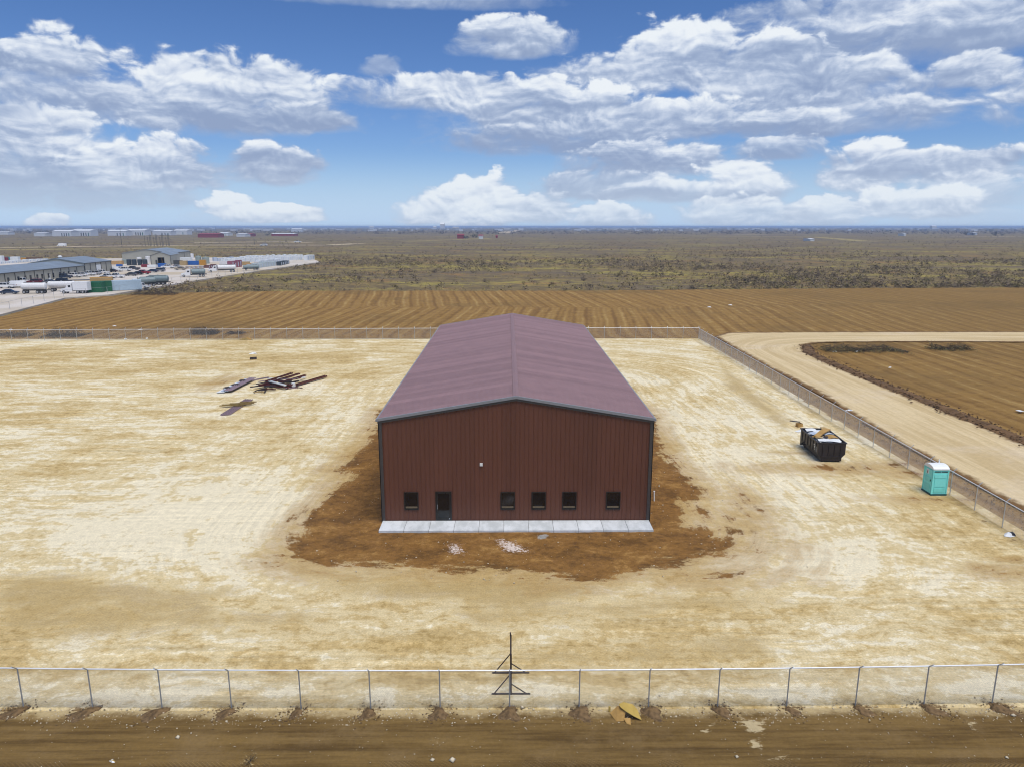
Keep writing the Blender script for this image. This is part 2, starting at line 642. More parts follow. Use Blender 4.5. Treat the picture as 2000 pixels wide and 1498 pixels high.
pat = t.m('ADD', t.m('MULTIPLY', st_ring, lay), t.m('MULTIPLY', st_x, t.m('SUBTRACT', 1.0, lay)))
tt_ = t.m('ADD', t.m('MULTIPLY', pat, 1.25), t.m('MULTIPLY', big, 0.75))
tt_ = t.m('ADD', tt_, t.m('ADD', t.m('MULTIPLY', fine, 0.45), t.m('MULTIPLY', t.m('SUBTRACT', t.noise(cw, .9, 7, .7), .5), .5)))
tt_ = t.m('SUBTRACT', tt_, 0.05)
tt_ = t.m('ADD', tt_, t.m('MULTIPLY', t.attr('pale'), 0.42))      # mean about 1.18
c = t.mix(t.ss(tt_, 1.04, 1.16), TAN, PALE)
c = t.mix(t.ss(tt_, 1.20, 1.28), c, CREAM)
c = t.mix(t.ss(t.m('ADD', tt_, t.m('MULTIPLY', t.m('SUBTRACT', fine, .5), .5)), 1.02, 0.86, 0, .75), c, OLIVE)
# thin wheel lines following the way the machines drove
ru = t.noise(t.xyz(t.m('MULTIPLY', uu, 1.0), t.m('MULTIPLY', vv, 0.035), 0), 2.6, 4, .7)
rx = t.noise(t.v('MULTIPLY', co, (0.03, 1.0, 1.0)), 2.4, 4, .7)
rl = t.m('ADD', t.m('MULTIPLY', ru, lay), t.m('MULTIPLY', rx, t.m('SUBTRACT', 1.0, lay)))
rlm = t.ss(t.noise(cw, .13, 4), .42, .6, 0.25, 1)
rlf = t.m('MULTIPLY', t.ss(rl, .36, .64, -1, 1, 'LINEAR'), rlm)
c = t.v('SCALE', c, scale=t.m('MULTIPLY_ADD', rlf, 0.16, 1.0))
# rutted tan zones
tz = t.m('ADD', t.attr('tanz'), t.m('MULTIPLY', t.m('SUBTRACT', pat, .5), 6.5))
tz = t.m('ADD', tz, t.m('MULTIPLY', t.m('SUBTRACT', fine, .5), 2.5))
c = t.mix(t.ss(tz, -0.2, 0.9, 0, 0.8), c, (0.455, 0.325, 0.135))
c = t.mix(t.ss(tz, 1.3, 2.3, 0, 0.5), c, (0.30, 0.18, 0.055))
# brown fill round the building and dug holes at the posts
ap = t.m('ADD', t.attr('apron'), t.m('MULTIPLY', t.m('SUBTRACT', st_ring, .5), 5.5))
ap = t.m('ADD', ap, t.m('MULTIPLY', t.m('SUBTRACT', fine, .5), 2.2))
apn = t.noise(t.v('MULTIPLY', cw, (.7, 1, 1)), 0.5, 8, .75)
apn = t.m('ADD', apn, t.m('MULTIPLY', t.m('SUBTRACT', fine, .5), .35))
ac = t.mix(t.ss(apn, 0.38, 0.54), DBROWN, BROWN)
ac = t.mix(t.ss(apn, 0.53, 0.68), ac, LBROWN)
ap = t.m('ADD', ap, t.m('MULTIPLY', t.m('SUBTRACT', grit, .5), 1.6))
ap = t.m('ADD', ap, t.m('MULTIPLY', t.m('SUBTRACT', t.noise(t.v('MULTIPLY', cw, (.6, 1, 1)), 0.7, 9, .75), .5), 4.0))
c = t.mix(t.ss(ap, -2.3, -0.2, 0, .6), c, (0.42, 0.265, 0.095))
c = t.mix(t.ss(ap, -0.1, 0.5, 0, 0.97), c, ac)
hz = t.m('ADD', t.attr('holes'), t.m('MULTIPLY', t.m('SUBTRACT', t.noise(co, 3.5, 7, .8), .5), 2.6))
c = t.mix(t.ss(hz, 0.0, 0.45, 0, .9), c, (0.18, 0.11, 0.048))
# spilled lime
wz = t.m('ADD', t.attr('spill'), t.m('MULTIPLY', t.m('SUBTRACT', t.noise(co, 5.0, 6, .85), .5), 7.0))
c = t.mix(t.ss(wz, 0.0, 0.22), c, (0.72, 0.62, 0.55))
gz = t.m('ADD', t.attr('greyspill'), t.m('MULTIPLY', t.m('SUBTRACT', fine, .5), 1.4))
c = t.mix(t.ss(gz, 0.0, 0.25, 0, .8), c, (0.36, 0.37, 0.36))
# grain, tiny stones
c = t.v('SCALE', c, scale=t.ss(grit, 0.28, 0.72, 0.74, 1.18, 'LINEAR'))
c = t.v('SCALE', c, scale=t.ss(fine, 0.3, 0.70, 0.84, 1.10, 'LINEAR'))
pv = t.n('ShaderNodeTexVoronoi', ins={'Vector': co, 'Scale': 1.8, 'Randomness': 1.0})
c = t.mix(t.ss(pv.outputs['Distance'], 0.035, 0.02, 0, .7), c, (0.22, 0.16, 0.09))
ground_common(t, b, c, t.m('ADD', t.m('MULTIPLY', pat, 2.0), t.m('ADD', fine, t.m('MULTIPLY', grit, .3))), 0.10, 0.55)

# gravel road
m_road, t, b = new_mat('graded_dirt_road')
co = t.n('ShaderNodeTexCoord').outputs['Object']
rn = t.noise(t.xyz(t.attr('across'), t.m('MULTIPLY', t.attr('alongr'), 0.05), 0), 0.9, 7, .7)
rb = t.noise(co, 0.09, 6, .65)
fine = t.noise(co, 2.4, 6, 0.75)
c = t.mix(t.ss(rn, 0.38, 0.62), (0.53, 0.40, 0.21), (0.66, 0.525, 0.31))
c = t.mix(t.ss(rb, 0.52, 0.66, 0, .5), c, (0.66, 0.55, 0.40))
eg = t.m('ADD', t.attr('edge'), t.m('MULTIPLY', t.m('SUBTRACT', t.noise(co, .5, 6, .75), .5), 2.6))
c = t.mix(t.ss(eg, 0.75, -0.2), c, (0.17, 0.095, 0.036))
c = t.v('SCALE', c, scale=t.ss(fine, 0.28, 0.75, 0.87, 1.10, 'LINEAR'))
ground_common(t, b, c, t.m('ADD', fine, rn), 0.06, 0.5)

# brown track in front
m_track, t, b = new_mat('wet_brown_track')
co = t.n('ShaderNodeTexCoord').outputs['Object']
sx = t.noise(t.v('MULTIPLY', co, (0.10, 1.0, 1)), 1.1, 8, .68)
bb = t.noise(co, 0.35, 6, .7)
fine = t.noise(co, 6.0, 6, 0.78)
sx = t.m('ADD', t.m('MULTIPLY', sx, .65), t.m('MULTIPLY', t.noise(t.v('MULTIPLY', co, (0.025, 1.0, 1)), 3.2, 5, .7), .35))
c = t.mix(t.ss(sx, 0.38, 0.60), (0.105, 0.062, 0.020), (0.215, 0.135, 0.045))
c = t.mix(t.ss(bb, 0.45, 0.68, 0, .5), c, (0.24, 0.16, 0.07))
sp = t.n('ShaderNodeSeparateXYZ', ins={0: co})
tread = t.m('MULTIPLY', t.m('SINE', t.m('MULTIPLY', t.m('ADD', sp.outputs[0], t.m('ABSOLUTE', t.m('MULTIPLY', t.m('SUBTRACT', sp.outputs[1], 23.3), 1.5))), 34.0)),
            t.m('MULTIPLY', t.ss(t.m('ABSOLUTE', t.m('SUBTRACT', sp.outputs[1], 23.35)), 0.26, 0.2), t.ss(bb, .46, .56)))
eg = t.m('ADD', t.attr('edge'), t.m('MULTIPLY', t.m('SUBTRACT', t.noise(co, 1.2, 7, .75), .5), 1.3))
c = t.mix(t.ss(eg, 0.25, -0.35), c, (0.50, 0.385, 0.20))
c = t.mix(t.ss(t.m('ADD', t.attr('light'), t.m('MULTIPLY', t.m('SUBTRACT', t.noise(t.v('MULTIPLY', co, (1, 2.5, 1)), 2.0, 7, .8), .5), 4.2)), 0.1, .5), c, (0.50, 0.40, 0.23))
c = t.v('SCALE', c, scale=t.ss(fine, 0.25, 0.75, 0.80, 1.16, 'LINEAR'))
c = t.v('SCALE', c, scale=t.ss(tread, -1, 1, 0.86, 1.08, 'LINEAR'))
ground_common(t, b, c, t.m('ADD', t.m('MULTIPLY', sx, 3), t.m('ADD', fine, t.m('MULTIPLY', tread, .6))), 0.07, 0.6)

# industrial yard
m_iyard, t, b = new_mat('pale_gravel_lot')
co = t.n('ShaderNodeTexCoord').outputs['Object']
nn = t.noise(co, 0.05, 6, .65)
c = t.mix(t.ss(nn, 0.4, 0.6), (0.50, 0.44, 0.36), (0.60, 0.55, 0.50))
c = t.mix(t.ss(t.noise(co, 0.02, 4), 0.5, 0.6, 0, .5), c, (0.48, 0.375, 0.22))
ground_common(t, b, c, nn, 0.05, 0.3)

# ------------------------------------------------------------------ ground sheets
BX0, BX1, BY0, BY1 = -8.6, 9.7, 46.2, 92.2
Z_G, Z_F, Z_Y = -0.30, -0.08, 0.0
Z_LOT = 0.2

nseg = 64
ring_r = [0, 300, 1000, 3000, 8000, 20000]
vs, fs = [(0, 0, Z_G)], []
for r_ in ring_r[1:]:
    for i in range(nseg):
        vs.append((r_ * math.cos(2 * math.pi * i / nseg), r_ * math.sin(2 * math.pi * i / nseg), Z_G))
for i in range(nseg):
    fs.append((0, 1 + i, 1 + (i + 1) % nseg))
for j in range(len(ring_r) - 2):
    a0, a1 = 1 + j * nseg, 1 + (j + 1) * nseg
    for i in range(nseg):
        k_ = (i + 1) % nseg
        fs.append((a0 + i, a1 + i, a1 + k_, a0 + k_))
me = bpy.data.meshes.new('ground')
me.from_pydata(vs, [], fs)
me.materials.append(m_scrub)
tag(link('ground', me), 'scrubland plain running to the horizon', kind='structure')

# cleared field
RD_ = P((1400, 658), (2000, 650)) + [(330, 137), (330, 123)] + P((2000, 669), (1585, 671), (1566, 676), (1700, 746), (2000, 868)) + [(45.5, -60), (34, -60), (34, 49)] + P((1500, 715))
YARD_IN = [(-400, -100), (33.6, -100), (33.6, 126.4), (-400, 124.0)]
field_far = P((0, 570), (300, 573), (600, 567), (1200, 567), (1700, 563), (2000, 562))
def z_field(X, Y):
    slope_ = np.where(Y > 182, -0.11, 0.11) + (X - 20) * 0.0004
    fxx = X - (Y - 150) * slope_
    fade_ = np.clip(np.minimum(-sdf_poly(X, Y, YARD_IN) - 1, -sdf_poly(X, Y, RD_)) / 4.0, 0, 1)
    return Z_F + fade_ * (0.05 * np.sin(fxx * 2 * math.pi / 3.1) + 0.10 * vnoise(X, Y, .25, 4))
left_edge = P((-400, 700), (0, 617), (130, 583), (300, 572))
fpoly = [(-330, 126)] + left_edge + P((600, 567), (900, 568), (1200, 567), (1700, 563), (2000, 562)) + [(330, 246), (330, -60), (-330, -60)]
YARD_IN = [(-400, -100), (33.6, -100), (33.6, 126.4), (-400, 124.0)]
fjag = lambda X, Y: (sdf_poly(X, Y, fpoly) + 2.2 * vnoise(X, Y, .12, 4) > 0) & (sdf_poly(X, Y, YARD_IN) < 0)
tag(grid_sheet('cleared_field', np.arange(-260, 320, 1.0), np.arange(18, 252, 0.9), z_field, {}, m_field, keep=fjag),
    'brown cleared field with dozer windrows', kind='structure')

# yard
APRON = P((742, 800), (735, 826), (712, 866), (668, 905), (650, 918), (676, 928), (640, 962), (600, 1000), (566, 1045), (560, 1078),
          (530, 1092), (620, 1108), (740, 1100), (850, 1112), (960, 1112), (1060, 1130), (1180, 1132), (1280, 1112), (1400, 1085),
          (1450, 1065), (1405, 1040), (1345, 1025), (1350, 1000), (1340, 985), (1382, 968), (1362, 948), (1340, 925), (1310, 900),
          (1300, 870), (1282, 835), (1266, 800)) + [(10.9, 88), (9, 90), (-8, 78)]
STAINS = ((1625, 916, 2.0, .35), (1600, 913, .8, .25), (1845, 976, 1.1, .2), (1770, 908, .9, .3), (1560, 885, .5, .12), (1780, 925, .7, .3), (1380, 1124, 1.2, .35), (1470, 985, .3, 1.0), (1466, 1003, .35, .9),
          (1450, 1020, .5, .8), (1432, 1040, .8, .6), (1365, 1000, .5, .5), (1375, 1012, .3, .5), (1440, 1068, 1.0, .5), (1990, 1122, .7, .25), (1985, 1095, .3, .1),
          (430, 745, .4, 1.0))
TANZ = [P((0, 1120), (150, 1118), (330, 1140), (450, 1150), (430, 1190), (600, 1200), (620, 1225), (300, 1232), (0, 1230)),
        P((520, 1085), (640, 1110), (960, 1120), (1250, 1120), (1150, 1170), (960, 1205), (900, 1175), (650, 1160)),
        P((900, 1190), (1100, 1180), (1500, 1160), (1560, 1180), (1200, 1200), (940, 1215)),
        P((1000, 1270), (1200, 1270), (1480, 1250), (1500, 1290), (1200, 1300), (1050, 1290)),
        P((1400, 700), (1440, 735), (1560, 830), (1530, 840), (1420, 760)),
        P((0, 1388), (2000, 1388), (2000, 1412), (0, 1406))]
WHITE1 = P((972, 1052), (1000, 1058), (1030, 1076), (990, 1076))
WHITE2 = P((880, 1062), (892, 1064), (902, 1078), (884, 1078))
GREY1 = P((1046, 1042), (1072, 1042), (1068, 1052), (1050, 1054))
post_px = [45 + (1946 - 45) / 14.0 * i for i in range(-3, 18)]
POSTS = []
for px in post_px:
    tt = (px - 1000) / 1000
    X0, _ = g(px, 1383)
    POSTS.append((X0, 26.6 + 0.15 * tt * tt, 1.78 + 0.10 * tt * tt))


def a_apron(X, Y):
    d = sdf_poly(X, Y, APRON) / 1.1
    for (px, py, rx, ry) in STAINS:
        x_, y_ = g(px, py)
        d = np.maximum(d, 0.3 * (1 - np.hypot((X - x_) / rx, (Y - y_) / ry) ** 1.0) * 1.2)
    return np.clip(d, -3, 3)


def a_tan(X, Y):
    d = np.full(X.shape, -9.0)
    for p in TANZ:
        d = np.maximum(d, sdf_poly(X, Y, p) / 1.6)
    d = np.minimum(d, .75)
    # verge band along the right fence and tyre ring
    d = np.maximum(d, 0.4 - np.abs(X - 33.4) / 0.6)
    return np.clip(d, -3, 1.0)


def a_holes(X, Y):
    d = np.full(X.shape, -9.0)
    for (x_, y_, _) in POSTS:
        k_ = x_ / 20
        u_ = (X - x_ - 0.45 * k_ + (Y - y_) * (0.75 * k_))
        d = np.maximum(d, 1 - np.hypot(u_ / 0.72, (Y - y_ + 0.42) / 0.72))
    for (fx0, fy0, fx1, fy1) in ((33.2, 40, 34.4, 126),):
        for k_ in range(40):
            yy = 40 + k_ * 3.0
            xx = 33.3 + (yy - 45) * 0.0145
            d = np.maximum(d, (0.5 - np.hypot((X - xx + .45) / 0.9, (Y - yy) / 0.5)) * .8)
    return np.clip(d, -2, 1)


def a_ring(X, Y):
    dx = np.maximum(np.maximum(BX0 - X, X - BX1), 0)
    dy = np.maximum(np.maximum(BY0 - Y, Y - BY1), 0)
    return np.hypot(dx, dy)


def a_along(X, Y):
    cx, cy = (BX0 + BX1) / 2, (BY0 + BY1) / 2
    qx, qy = np.clip(X, BX0, BX1), np.clip(Y, BY0, BY1)
    # unrolled so that the seam is behind the building
    left = (X < cx)
    per = np.where(left, -(qx - cx) + (qy - BY0), (qx - cx) + (qy - BY0))
    ang = np.arctan2(np.abs(X - qx) , np.maximum(qy - Y, 0) + 1e-3)
    return np.where(left, -1, 1) * (per + ang * np.minimum(a_ring(X, Y), 25))


def a_ringmix(X, Y):
    r_ = a_ring(X, Y)
    m_ = np.clip(1.0 - r_ / 30.0, 0, 1) * .85
    m_ = np.where(X > BX1, np.maximum(m_, 0.8 * np.clip((Y - 36) / 14, 0, 1)), m_)
    m_ *= np.clip((Y - 30) / 9.0, 0.1, 1)
    return m_


def a_pale(X, Y):
    # compacted white tops: ring where trucks circle, paler left middle
    r_ = a_ring(X, Y)
    v_ = 0.12 * np.exp(-((r_ - 9) / 5.0) ** 2) * np.clip((Y - 46) / 10, 0, 1)
    v_ += 0.36 * np.exp(-(((X + 22) / 16) ** 2 + ((Y - 47) / 7.0) ** 2))
    v_ += 0.14 * np.exp(-(((X - 22) / 9) ** 2 + ((Y - 75) / 28.0) ** 2))
    v_ += 0.30 * np.exp(-(((X - 14) / 7) ** 2 + ((Y - 39) / 2.5) ** 2))
    v_ -= 0.22 * np.exp(-(((Y - 108) / 12.0) ** 2)) * (X < -5)
    v_ -= 0.15 * np.clip((40 - Y) / 6, 0, 1)
    v_ += 0.34 * np.exp(-((Y - 27.6) / 0.8) ** 2)
    v_ -= 0.35 * np.clip((26.6 - Y) / .4, 0, 1)
    return v_


def spill(poly, k_):
    return lambda X, Y: np.clip(np.maximum.reduce([sdf_poly(X, Y, p) for p in poly]) / k_, -2, 1)


def z_yard(X, Y):
    z_ = 0.035 * vnoise(X, Y, .8, 4)
    z_ -= 0.16 * np.clip((26.7 - Y) / 0.5, 0, 1)
    z_ += 0.12 * np.clip(a_apron(X, Y), 0, 1) * (vnoise(X, Y, 1.1, 3))
    near = a_ring(X, Y)
    z_ = np.where(near < 2.6, np.minimum(z_, 0.0) - 0.02, z_)
    return z_


xs = np.concatenate([np.arange(-112, -34, 0.8), np.arange(-34, 34.9, 0.26)])
ys = np.concatenate([np.arange(24.8, 50, 0.2), np.arange(50, 90, 0.4), np.arange(90, 129.0, 0.8)])
def keep_yard(X, Y):
    return (X < 34.4 + 0.0145 * (Y - 45) * 0.6 + 0.3 * vnoise(X, Y, .6, 3))
tag(grid_sheet('yard', xs, ys, z_yard, {'apron': a_apron, 'tanz': a_tan, 'holes': a_holes, 'ring': a_ring, 'along': a_along,
                                        'ringmix': a_ringmix, 'pale': a_pale, 'spill': spill([WHITE1, WHITE2], .5), 'greyspill': spill([GREY1], .6)},
               m_yard, keep=keep_yard), 'pale caliche yard with brown fill round the red building', kind='structure')

# brown track in front of the fence
EDGE_Y = 26.38
LIGHTS = [P((1440, 1405), (1500, 1405), (1496, 1425), (1490, 1436), (1462, 1436)), P((1392, 1410), (1398, 1412), (1384, 1432), (1368, 1432)),
          P((1465, 1445), (1490, 1445), (1492, 1465), (1470, 1462)), P((1510, 1479), (1560, 1478), (1560, 1484), (1500, 1485)),
          P((845, 1440), (858, 1436), (860, 1450), (848, 1452)), P((1890, 1412), (1910, 1412), (1908, 1432), (1900, 1432))]
def z_track(X, Y):
    z_ = -0.05 + 0.025 * vnoise(X * .25, Y, 2.0, 4)
    for yy, dd in ((24.35, .06), (23.35, .05), (22.6, .07)):
        z_ -= dd * np.exp(-((Y - yy - .25 * vnoise(X, Y * 0, .1, 2)) / .16) ** 2)
    return z_ + 0.06 * np.clip((EDGE_Y - Y) / 0.5, -1, 1) * 0
tag(grid_sheet('dirt_track', np.arange(-34, 34, 0.2), np.arange(16, EDGE_Y + 0.2, 0.1), lambda X, Y: z_track(X, Y) + 0.055 + 0.012 * (Y < EDGE_Y), 
               {'edge': lambda X, Y: np.clip(EDGE_Y - 0.28 - Y + .55 * vnoise(X, Y * 0 + 3, .35, 4), -2, 2), 'light': spill(LIGHTS, .35)}, m_track),
    'brown dirt track along the outside of the front fence', kind='structure')

# right hand road and far road
RD = P((1400, 658), (1424, 651), (1600, 650), (2000, 650)) + [(170, 137), (170, 125)] + P((2000, 669), (1750, 668), (1620, 669), (1585, 671), (1566, 676), (1570, 688), (1610, 708),
       (1700, 746), (1800, 786), (2000, 868)) + [(45.5, 40), (45, 10), (37.4, 10), (37.2, 49)] + P((1753, 860), (1600, 765), (1500, 715))
RDx = sdf_poly
def z_road(X, Y):
    return -0.03 + 0.03 * vnoise(X, Y, .5, 3)
road_keep = lambda X, Y: sdf_poly(X, Y, RD) > -0.7
def r_across(X, Y):
    # follows the bend: distance from the inner corner
    cx, cy = 54.0, 114.0
    dx, dy = np.maximum(cx - X, 0), np.maximum(Y - cy, 0)
    return np.hypot(dx, dy)
def r_along(X, Y):
    cx, cy = 54.0, 114.0
    dx, dy = np.maximum(cx - X, 0), np.maximum(Y - cy, 0)
    return np.maximum(X - cx, 0) + np.minimum(Y - cy, 0) * -1 + np.arctan2(dy, dx + 1e-3) * 12
tag(grid_sheet('dirt_road', np.arange(34, 172, 0.45), np.arange(12, 140, 0.45), lambda X, Y: z_road(X, Y) + 0.06, {'edge': lambda X, Y: np.clip(RDx(X, Y, RD), -2, 3), 'across': r_across, 'alongr': r_along},
               m_road, keep=road_keep), 'pale graded dirt road bending round the right of the yard', kind='structure')

# lot on the left with its service road
LOT = P((-300, 600), (0, 617), (130, 583), (215, 577), (390, 548), (520, 528), (626, 513), (600, 502), (300, 505), (-60, 508), (-300, 520))
flat_poly('gravel_lot', LOT, Z_LOT, m_iyard)
tag(bpy.data.objects['gravel_lot'], 'pale gravel lot of the neighbouring depot', kind='structure')
# kerb of raised fill round the lot
mb = MB()
for i in range(len(LOT)):
    a, c_ = LOT[i], LOT[(i + 1) % len(LOT)]
    mb.poly([(a[0], a[1], Z_G - .05), (c_[0], c_[1], Z_G - .05), (c_[0], c_[1], Z_LOT), (a[0], a[1], Z_LOT)])
tag(mb.build('lot_bank', m_iyard), 'low bank round the gravel lot', kind='structure')

# distant dirt roads across the scrub
def ribbon(name, pts, w, z, m, label):
    mb_ = MB()
    for i in range(len(pts) - 1):
        a, c_ = Vector((*pts[i], 0)), Vector((*pts[i + 1], 0))
        d = (c_ - a).normalized()
        nrm = Vector((-d.y, d.x, 0)) * w / 2
        mb_.poly([(a - nrm) + Vector((0, 0, z)), (c_ - nrm) + Vector((0, 0, z)), (c_ + nrm) + Vector((0, 0, z)), (a + nrm) + Vector((0, 0, z))])
    return tag(mb_.build(name, m), label, kind='structure')
m_pale = mat('pale_far_track', (0.50, 0.40, 0.25), .95, scale=.03, var=.2)
m_yel = mat('yellow_grass_strip', (0.33, 0.26, 0.08), .95, scale=.03, var=.25)
ribbon('far_road', P((-300, 486), (0, 484), (200, 481), (400, 479), (640, 479), (700, 476)), 22, Z_G + .02, m_pale, 'pale dirt road crossing the scrub behind the depot')
ribbon('far_road', P((380, 474), (560, 472.5), (600, 474)), 26, Z_G + .03, m_pale, 'short pale dirt pad above the far road')
ribbon('far_road', P((1010, 450.5), (980, 456)), 45, Z_G + .02, m_pale, 'pale track climbing the plain left of centre near the horizon')
ribbon('grass_strip', P((1350, 461), (1600, 464), (1700, 472)), 26, Z_G + .02, m_yel, 'yellow grass strip across the scrub on the right')
ribbon('grass_strip', P((-200, 489), (300, 486), (520, 483)), 16, Z_G + .04, m_yel, 'yellow grass strip along the near side of the far road')
ribbon('grass_strip', P((790, 472), (960, 466)), 14, Z_G + .02, m_yel, 'thin yellow strip leading to the red barns')
ribbon('far_road', P((1420, 458), (1500, 458.6)), 30, Z_G + .03, m_pale, 'faint pale clearing right of centre')
ribbon('far_road', P((1860, 462), (2000, 463)), 26, Z_G + .03, m_pale, 'pale track by the dark trees at the far right')


# ------------------------------------------------------------------ scattered stuff: scrub, clods, stones
def scatter_blobs(name, pts, m_list, label, tri=18, squash=0.8, twig=False, seed=1):
    """pts: (x, y, z, radius, material index); every blob is a loose cluster of small leaf and twig faces"""
    rg = np.random.default_rng(seed)
    pts = np.array(pts)
    n = len(pts)
    u = rg.random((n, tri)) * 2 * np.pi
    rad = rg.random((n, tri)) ** 0.5
    hh = rg.random((n, tri)) * np.sqrt(np.clip(1 - rad ** 2, 0.04, 1))
    cx = pts[:, 0, None] + pts[:, 3, None] * rad * np.cos(u)
    cy = pts[:, 1, None] + pts[:, 3, None] * rad * np.sin(u)
    cz = pts[:, 2, None] + pts[:, 3, None] * squash * hh * 1.7
    C = np.stack([cx, cy, cz], -1)[:, :, None, :]
    size = pts[:, 3, None, None, None] * (0.42 if not twig else 0.5)
    off = rg.normal(size=(n, tri, 3, 3)) * 0.55
    if twig:
        off[:, :, 1] = off[:, :, 0] + rg.normal(size=(n, tri, 3)) * 0.10
    off[..., 2] *= 0.8
    V = C + off * size
    V[..., 2] = np.maximum(V[..., 2], pts[:, 2, None, None] - 0.02)
    me = bpy.data.meshes.new(name)
    V = V.reshape(-1, 3)
    nf = n * tri
    me.vertices.add(len(V))
    me.vertices.foreach_set('co', V.ravel())
    me.loops.add(nf * 3)
    me.loops.foreach_set('vertex_index', np.arange(nf * 3, dtype=np.int32))
    me.polygons.add(nf)
    me.polygons.foreach_set('loop_start', (np.arange(nf) * 3).astype(np.int32))
    me.polygons.foreach_set('material_index', np.repeat(pts[:, 4].astype(np.int32), tri))
    me.update(calc_edges=True)
    for m_ in m_list:
        me.materials.append(m_)
    return tag(link(name, me), label, kind='stuff')


brush_grey = mat('grey_mesquite', (0.21, 0.16, 0.10), .9, scale=.6, var=.4)
brush_olive = mat('olive_brush', (0.20, 0.165, 0.062), .9, scale=.6, var=.4)
brush_dark = mat('dark_brush', (0.085, 0.066, 0.048), .9, scale=.6, var=.3)
grass_yel = mat('dry_yellow_grass', (0.42, 0.34, 0.11), .95, scale=.6, var=.3)
grass_tan = mat('dry_tan_grass', (0.40, 0.29, 0.13), .95, scale=.6, var=.3)
BR = [brush_grey, brush_olive, brush_dark, grass_yel, grass_tan]
rg = np.random.default_rng(5)
pts = []
lot_a = np.array(LOT)


def in_poly(x_, y_, poly):
    return bool(sdf_poly(np.array([x_]), np.array([y_]), poly)[0] > -2)


NX = 80000
yy = 1 / (rg.random(NX) * (1 / 222 - 1 / 2200) + 1 / 2200)
xx = (rg.random(NX) - 0.5) * 2 * yy * 0.80
ok = (~(sdf_poly(xx, yy, fpoly) > -1)) & (~(sdf_poly(xx, yy, LOT) > -2))
cl = vnoise(xx, yy, .012, 4) + 0.55 * vnoise(xx + 50, yy, .05, 3)
ok &= rg.random(NX) < np.clip(0.5 + 2.2 * cl, 0.08, 1)
xx, yy, cl = xx[ok], yy[ok], cl[ok]
rr_ = (0.22 + 1.0 * rg.random(len(xx)) ** 3.2) * (1 + 0.0005 * yy)
sel = rg.random(len(xx))
kk = np.select([sel < 0.36 + cl, sel < 0.52 + cl, sel < .57 + cl, sel < 0.85], [0, 1, 2, 3], 4)
rr_ = np.where(kk >= 3, rr_ * .55, rr_)
pts = np.stack([xx, yy, np.full(len(xx), Z_G), rr_, kk], -1)
near_ = pts[:, 1] < 520
scatter_blobs('scrub_brush', pts[near_], BR, 'grey and olive desert brush covering the near plain', tri=22, seed=2)
scatter_blobs('scrub_brush', pts[~near_], BR, 'desert brush covering the far plain', tri=12, seed=3)

# bulldozed brush line along the far edge of the field
pts = []
far_line = P((205, 577), (300, 573), (600, 568), (900, 569), (1200, 567), (1700, 563), (2000, 562), (2300, 560))
for i in range(len(far_line) - 1):
    a, c_ = far_line[i], far_line[i + 1]
    L = math.hypot(c_[0] - a[0], c_[1] - a[1])
    for k_ in range(int(L * 5.5)):
        f_ = rnd.random()
        xq, yq = a[0] + (c_[0] - a[0]) * f_, a[1] + (c_[1] - a[1]) * f_
        dn = vnoise(np.array([xq]), np.array([1.0]), .05, 3)[0]
        if rnd.random() < 0.45 + 2.2 * dn:
            pts.append((xq, yq + 1.2 + rnd.gauss(0, .9), Z_G, 0.30 + .5 * rnd.random() ** 2, 2 if rnd.random() < .6 else 0))
scatter_blobs('brush_windrow', pts, BR, 'dark row of bulldozed brush along the far edge of the field', tri=20, twig=True, seed=4)

# individual mesquite bushes one can pick out beyond the field
def mesquite(loc, r_, seed, name='mesquite_bush', m=None, tri=260, trunk=True, flat=0.75):
    rg_ = np.random.default_rng(seed)
    root = empty(name, loc)
    mb_ = MB()
    rs = random.Random(seed)
    tips = []
    for i in range(7):
        an = rs.random() * 6.28
        el_ = rs.uniform(.35, 1.2)
        L_ = r_ * rs.uniform(.7, 1.1)
        p0 = Vector((rs.uniform(-.1, .1) * r_, rs.uniform(-.1, .1) * r_, 0))
        p1 = p0 + Vector((math.cos(an) * math.cos(el_), math.sin(an) * math.cos(el_), math.sin(el_) * flat * 1.2)) * L_
        mb_.tube(p0, p1, .03 * r_, 4, .012 * r_)
        for j in range(3):
            q0 = p0.lerp(p1, rs.uniform(.4, 1))
            q1 = q0 + Vector((rs.gauss(0, .4), rs.gauss(0, .4), rs.uniform(0, .35))) * r_
            mb_.tube(q0, q1, .014 * r_, 3, .005 * r_)
            tips += [q0, q1, q0.lerp(q1, .5)]
    mb_.build('stem', brush_dark, root)
    mc = MB()
    for k_ in range(tri):
        p = tips[k_ % len(tips)] + Vector((rs.gauss(0, .13), rs.gauss(0, .13), rs.gauss(0, .10))) * r_
        a_ = Vector((rs.gauss(0, 1), rs.gauss(0, 1), rs.gauss(0, 1))) * r_ * .085
        b_ = Vector((rs.gauss(0, 1), rs.gauss(0, 1), rs.gauss(0, 1))) * r_ * .05
        p.z = max(p.z, .02)
        mc.poly([p, p + a_, p + a_ * .5 + b_])
    mc.build('foliage', m or brush_grey, root)
    return root


